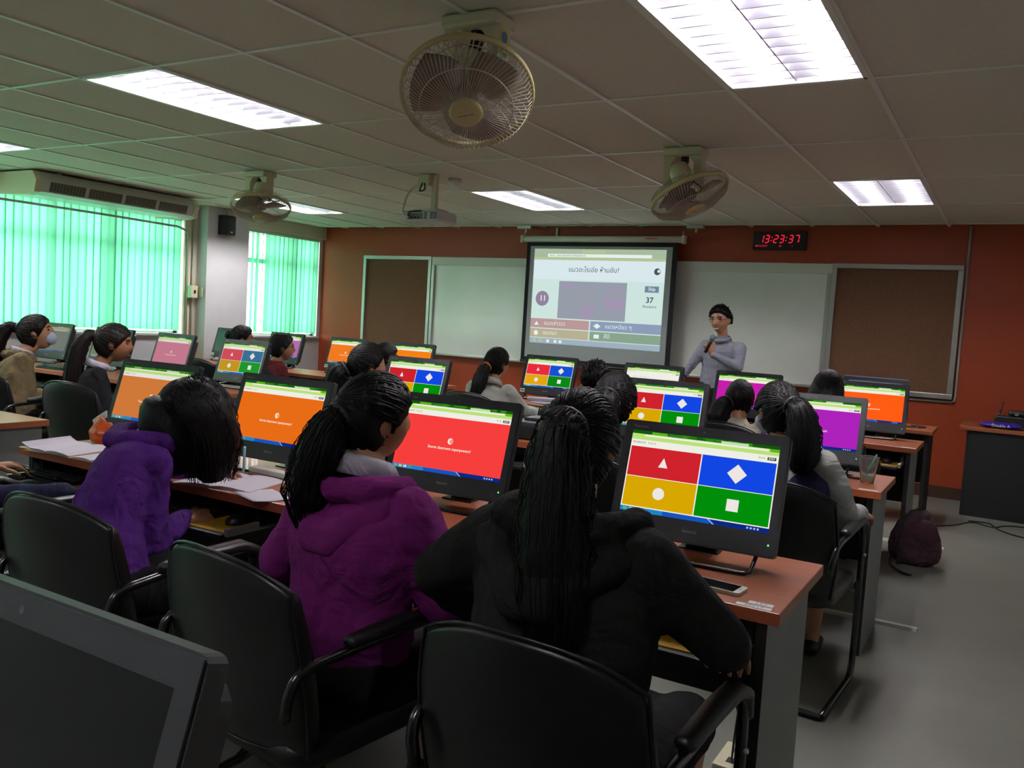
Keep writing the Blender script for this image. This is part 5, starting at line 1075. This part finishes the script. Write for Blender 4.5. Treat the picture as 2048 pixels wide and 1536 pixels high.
phone(-0.600, 2.135, DH, 84, 'white mobile phone with dark screen on the nearest desk', m_white_pl)
phone(-0.64, 4.33, DH, 80, 'dark mobile phone on the second-row desk beside the cup', m_blackp)
def sticker(x, y, label, txt, w=0.065, h=0.022, rz=0):
    t = thing('number_sticker', label, 'sticker', (x, y, DH+0.0004), math.radians(rz)); MB().box((-w/2, -h/2, 0), (w/2, h/2, 0.0005)).build('paper', m_paperw, t)
    if txt: q = MB(); q.text(txt, h*0.9, (0, -h*0.30, 0.0007), (1, 0, 0), (0, 1, 0)); q.build('printed_number', m_blackp, t)
sticker(-0.475, 2.075, 'white sticker printed 197 on the nearest desk corner', '197', 0.06)
sticker(-0.485, 2.047, 'white sticker printed 00017 along the nearest desk edge', '00017', 0.085, 0.020)
sticker(-0.50, 4.022, 'white sticker on the second-row desk corner under the cup', None, 0.08, 0.02); sticker(-0.52, 5.905, 'white sticker on the third-row desk corner at the far right', None, 0.08, 0.02)
# plastic cup
m_cup = D.materials.new('clear_plastic'); m_cup.use_nodes = True; _b = m_cup.node_tree.nodes['Principled BSDF']; _b.inputs['Base Color'].default_value = (0.85, 0.88, 0.86, 1); _b.inputs['Transmission Weight'].default_value = 0.95; _b.inputs['Roughness'].default_value = 0.08; _b.inputs['IOR'].default_value = 1.12
t = thing('plastic_cup', 'clear plastic cup with a little drink left on the second-row desk', 'cup', (-0.535, 4.235, DH))
q = MB(); q.lathe([(0.0285, 0.001), (0.045, 0.118), (0.0475, 0.118), (0.0475, 0.122), (0.0440, 0.121), (0.0272, 0.004)], n=28); q.build('cup_wall', m_cup, t, fixn=True)
q = MB(); q.lathe([(0.0268, 0.005), (0.0315, 0.036)], n=24); q.build('drink', mat('pale_drink', rgb(170, 180, 160), 0.2), t, fixn=True)
q = MB(); q.tube([(-0.015, 0, 0.01), (0.03, 0.01, 0.135)], 0.0035, 8); q.build('straw', mat('green_straw', rgb(60, 140, 110), 0.4), t)
def sheet(x, y, z, w, h, rz, label, m=None, bend=0.006):
    q = MB(); v = []; n = 8
    for j in range(n+1):
        for i in range(n+1): u, vv = i/n-0.5, j/n-0.5; v.append((u*w, vv*h, 0.001 + bend*(u+0.5)**2*abs(vv)*2))
    q.add(v, [(j*(n+1)+i, j*(n+1)+i+1, (j+1)*(n+1)+i+1, (j+1)*(n+1)+i) for j in range(n) for i in range(n)], True)
    o = q.build('paper_sheet', m or m_paper, None, (x, y, z)); o.rotation_euler.z = math.radians(rz); so = o.modifiers.new('s', 'SOLIDIFY'); so.thickness = 0.0006; so.offset = 1; return tag(o, label, 'paper')
sheet(-2.17, 2.075, DH, 0.19, 0.14, -22, 'loose white sheet on the desk left of the magenta hoodie')
sheet(-0.70, 4.13, DH, 0.15, 0.20, 12, 'white sheet on the second-row desk under the student arm')
sheet(-3.24, 6.12, DH, 0.20, 0.24, -20, 'white papers on the desk beside the student in white')
q = MB(); q.tube(bez([(-0.13, 0, 0.022), (0, 0.01, 0.022), (0.12, 0.0, 0.026)], 5), [0.02]*11, 12); o = q.build('rolled_paper', m_paper, None, (-3.25, 6.08, DH+0.004)); o.rotation_euler.z = math.radians(14); tag(o, 'rolled paper lying on the papers beside the student in white', 'paper')
def open_book(x, y, z, rz, w, h, label, th=0.014, curl=0.03):
    t = thing('open_book', label, 'book', (x, y, z), math.radians(rz))
    for s_ in (-1, 1):
        q = MB(); n = 10; top = [(s_*w*i/n, th*(0.25+0.9*math.sin(PI*min(1, (i/n)*1.05+0.05))**0.6*(1-0.55*i/n)) + (curl*(i/n)**5 if s_ < 0 else 0)) for i in range(n+1)]
        poly = top + [(s_*w, top[-1][1]-0.004), (s_*w*0.5, 0.0012), (0, 0.0012)]; q.prism(poly, -h/2, h/2, 'y'); q.build('page_block', m_paper, t, fixn=True)
    MB().box((-w*0.98, -h/2-0.003, 0), (w*1.01, h/2+0.003, 0.0012)).build('cover', m_yellow, t)
    q = MB()
    for i in range(9): q.box((0.02, -h/2+0.03+0.022*i, th*0.92), (w*0.75, -h/2+0.032+0.022*i, th*0.925))
    return t
open_book(-3.37, 2.135, DH, 10, 0.13, 0.24, 'open book with curled pages at the desk corner, far left')
open_book(-3.08, 2.145, DH, 4, 0.13, 0.23, 'open book lying flat beside the curled one', 0.012, 0.0)
open_book(-2.42, 2.155, DH, 14, 0.16, 0.24, 'open notebook under the hand of the bowed student', 0.012, 0.0)
t = thing('white_folder', 'white flat folder in front of the orange screen', 'folder', (-2.36, 2.335, DH), math.radians(-3)); MB().box((-0.15, -0.022, 0), (0.15, 0.022, 0.028), 0.004).build('folder_body', m_paperw, t); MB().box((-0.15, -0.0225, 0.006), (0.15, -0.0222, 0.009)).build('spine_line', m_blackp, t)
t = thing('snack_bag', 'crumpled orange and white snack bag left of the dull orange screen', 'snack bag', (-3.43, 2.31, DH))
q = MB(); q.limb([(0, 0, 0.022), (0, 0.005, 0.045), (0.005, 0.01, 0.075), (0.01, 0.015, 0.10)], [(0.06, 0.022), (0.072, 0.038), (0.07, 0.028), (0.062, 0.006)], 24, side=(1, 0, 0)); o = q.build('bag_body', mat('orange_foil', rgb(214, 84, 18), 0.3, var=0.5, vscale=30), t); dm = o.modifiers.new('d', 'DISPLACE'); dm.texture = _tex2; dm.texture_coords = 'GLOBAL'; dm.strength = 0.035
q = MB(); q.limb([(-0.02, 0.016, 0.100), (-0.035, 0.022, 0.122)], [(0.045, 0.006), (0.05, 0.003)], 12, side=(1, 0, 0)); q.build('bag_top', m_paperw, t)
# second-row computer box with a drive on top
t = thing('computer_box', 'flat black desktop computer box on the second-row desk', 'computer', (-2.19, 4.26, DH)); MB().box((-0.19, -0.18, 0.006), (0.19, 0.18, 0.10), 0.006).build('case', mat('slate_case', rgb(52, 54, 62), 0.4), t)
MB().box((-0.185, -0.184, 0.01), (0.185, -0.180, 0.075)).build('front_panel', m_blackp, t); q = MB(); q.text('ThinkCentre', 0.018, (0.03, -0.1845, 0.052)); q.build('front_print', mat('silver_print', (1,1,1,1)), t)
for a in (-0.16, 0.16): MB().box((a-0.015, -0.15, 0), (a+0.015, 0.15, 0.006)).build('foot', m_blackp, t)
t = thing('external_drive', 'thin black external drive with cables on the computer box', 'drive', (-2.25, 4.22, DH+0.1)); MB().box((-0.08, -0.07, 0), (0.08, 0.07, 0.018), 0.004).build('drive_body', m_blackp, t)
for k_ in range(2): MB().tube(bez([(0.02+0.03*k_, 0.06, 0.012), (0.03+0.03*k_, 0.09, 0.05), (0.0+0.05*k_, 0.05, 0.055), (0.06+0.02*k_, 0.02, 0.02)], 6), 0.003, 6).build('cable', m_blackp, t)
# brown paper bag on the arm of the left chair
t = thing('paper_bag', 'folded brown paper bag on the chair arm of the black-jacket student', 'paper bag', (-4.735, 3.42, 0.70), math.radians(6))
q = MB(); q.prism([(-0.06, 0), (0.055, 0), (0.065, 0.07), (-0.065, 0.085)], -0.025, 0.025, 'y'); q.build('bag_body', mat('kraft_paper', rgb(120, 84, 54), 0.8), t, fixn=True)
q = MB(); q.add([(-0.05, -0.027, 0.09), (0.02, -0.03, 0.105), (0.085, -0.03, 0.02), (0.06, -0.027, 0.02)], [(0,1,2,3)]); o = q.build('paper_fold', m_paperw, t); so = o.modifiers.new('s', 'SOLIDIFY'); so.thickness = 0.003

# ------------------------------------------------------------------ floor: backpack, trunking, cables, outlet; teacher desk
m_bag = mat('maroon_nylon', rgb(58, 30, 40), 0.75, bump=0.4, bscale=300, var=0.15, vscale=12, wrinkle=0.5)
t = thing('backpack', 'dark maroon backpack standing on the floor by the second row', 'backpack', (-0.44, 5.98, 0))
q = MB(); q.limb([(0, 0, 0.07), (0, 0.0, 0.17), (0.01, 0, 0.27), (0.015, 0, 0.315)], [(0.155, 0.085), (0.150, 0.09), (0.115, 0.075), (0.07, 0.05)], 24, side=(1, 0, 0)); blob(q.build('bag_body', m_bag, t), 0.008, 3, 0.02)
q = MB(); q.ball((0.05, -0.075, 0.235), (0.085, 0.03, 0.075), 18, 12); blob(q.build('front_pocket', mat('maroon_pocket', rgb(66, 26, 44), 0.75, bump=0.3, bscale=300), t), 0.006, 2, 0.01)
MB().tube(bez([(-0.13, -0.05, 0.05), (-0.12, -0.16, 0.015), (-0.04, -0.30, 0.008), (0.02, -0.33, 0.008)], 6), 0.009, 6).build('strap', m_blackp, t); MB().tube(bez([(-0.03, 0, 0.33), (0.01, 0, 0.365), (0.05, 0, 0.335)], 6), 0.008, 6).build('handle', m_blackp, t)
def trunk(x0, x1, y, label):
    t = thing('cable_trunking', label, 'trunking', ((x0+x1)/2, y, 0), 0, 'aluminium floor trunkings'); h = (x1-x0)/2; q = MB(); q.prism([(-0.024, 0), (0.024, 0), (0.015, 0.014), (-0.015, 0.014)], -h, h, 'x'); q.build('cover_strip', mat('trunking_alu', rgb(206, 204, 196), 0.35), t, fixn=True); MB().box((h-0.004, -0.02, 0), (h, 0.02, 0.012)).build('end_stop', m_alu, t)
trunk(-3.4, -0.29, 4.585, 'floor trunking poking out past the second-row desk'); trunk(-3.4, -0.30, 6.56, 'floor trunking poking out behind the backpack')
t = thing('power_outlet', 'white floor socket box under the nearest desk', 'socket', (-0.66, 2.70, 0)); MB().box((-0.05, -0.09, 0), (0.05, 0.09, 0.045), 0.006).build('socket_box', m_ivory, t)
for a in (-0.04, 0.035): MB().box((-0.015, a-0.018, 0.0452), (0.015, a+0.018, 0.0462)).build('socket_face', m_greyp, t)
MB().tube(bez([(0.0, -0.04, 0.05), (0.01, -0.05, 0.2), (0.02, 0.0, 0.45), (0.0, 0.06, 0.66)], 8), 0.004, 6).build('power_lead', m_blackp, t)
q = MB(); q.tube(bez([(-0.5, 7.28, 0.005), (-0.3, 7.50, 0.005), (-0.17, 7.76, 0.005), (-0.02, 7.68, 0.005), (0.10, 7.85, 0.005), (0.5, 7.98, 0.005)], 8), 0.005, 6); tag(q.build('floor_cable', m_blackp), 'thin black cable running over the floor to the teacher desk', 'cable')
q = MB(); q.tube(bez([(-0.20, 7.80, 0.006), (-0.06, 7.82, 0.006), (0.02, 7.60, 0.006), (0.16, 7.45, 0.006), (0.45, 7.35, 0.006)], 8), 0.006, 6); tag(q.build('floor_cable', m_blackp), 'black cable curling on the floor in front of the teacher desk', 'cable')
t = thing('paper_ream', 'shiny blue and purple packet of paper on the teacher desk', 'packet', (-0.06, 8.17, DH), math.radians(-2))
q = MB(); q.limb([(-0.13, 0, 0.024), (-0.09, 0, 0.027), (0.12, 0, 0.027), (0.16, 0, 0.024)], [(0.012, 0.07), (0.024, 0.09), (0.024, 0.09), (0.012, 0.07)], 20, side=(0, 0, 1)); q.build('wrapper', mat('purple_foil', rgb(44, 30, 150), 0.22, var=0.4, vscale=12), t, fixn=True)
q = MB(); q.text('Double A', 0.034, (0.02, -0.0925, 0.016)); q.build('packet_print', m_paperw, t)
t = thing('wireless_router', 'black radio box with a short antenna on the teacher desk', 'router', (0.02, 8.46, DH)); MB().box((-0.12, -0.07, 0.0), (0.2, 0.07, 0.09), 0.012).build('box_body', m_blackp, t); MB().box((-0.02, -0.05, 0.09), (0.14, 0.05, 0.14), 0.02).build('handset', m_blackp, t); MB().box((0.03, -0.052, 0.10), (0.055, -0.050, 0.12)).build('badge', m_alu, t)
MB().tube([(-0.085, 0, 0.08), (-0.08, 0, 0.12), (-0.062, 0, 0.21)], [0.012, 0.008, 0.005], 8).build('antenna', m_blackp, t); MB().tube([(-0.084, 0, 0.098), (-0.083, 0, 0.104)], 0.014, 10).build('antenna_ring', m_alu, t)
q = MB(); q.tube(bez([(-0.72, 7.34, DH+0.006), (-0.62, 7.40, DH+0.006), (-0.66, 7.52, DH+0.006), (-0.55, 7.46, DH+0.006), (-0.60, 7.36, DH+0.006)], 8), 0.005, 6); tag(q.build('coiled_cable', m_greyp), 'grey cable coiled on the narrow table behind the far orange screen', 'cable')
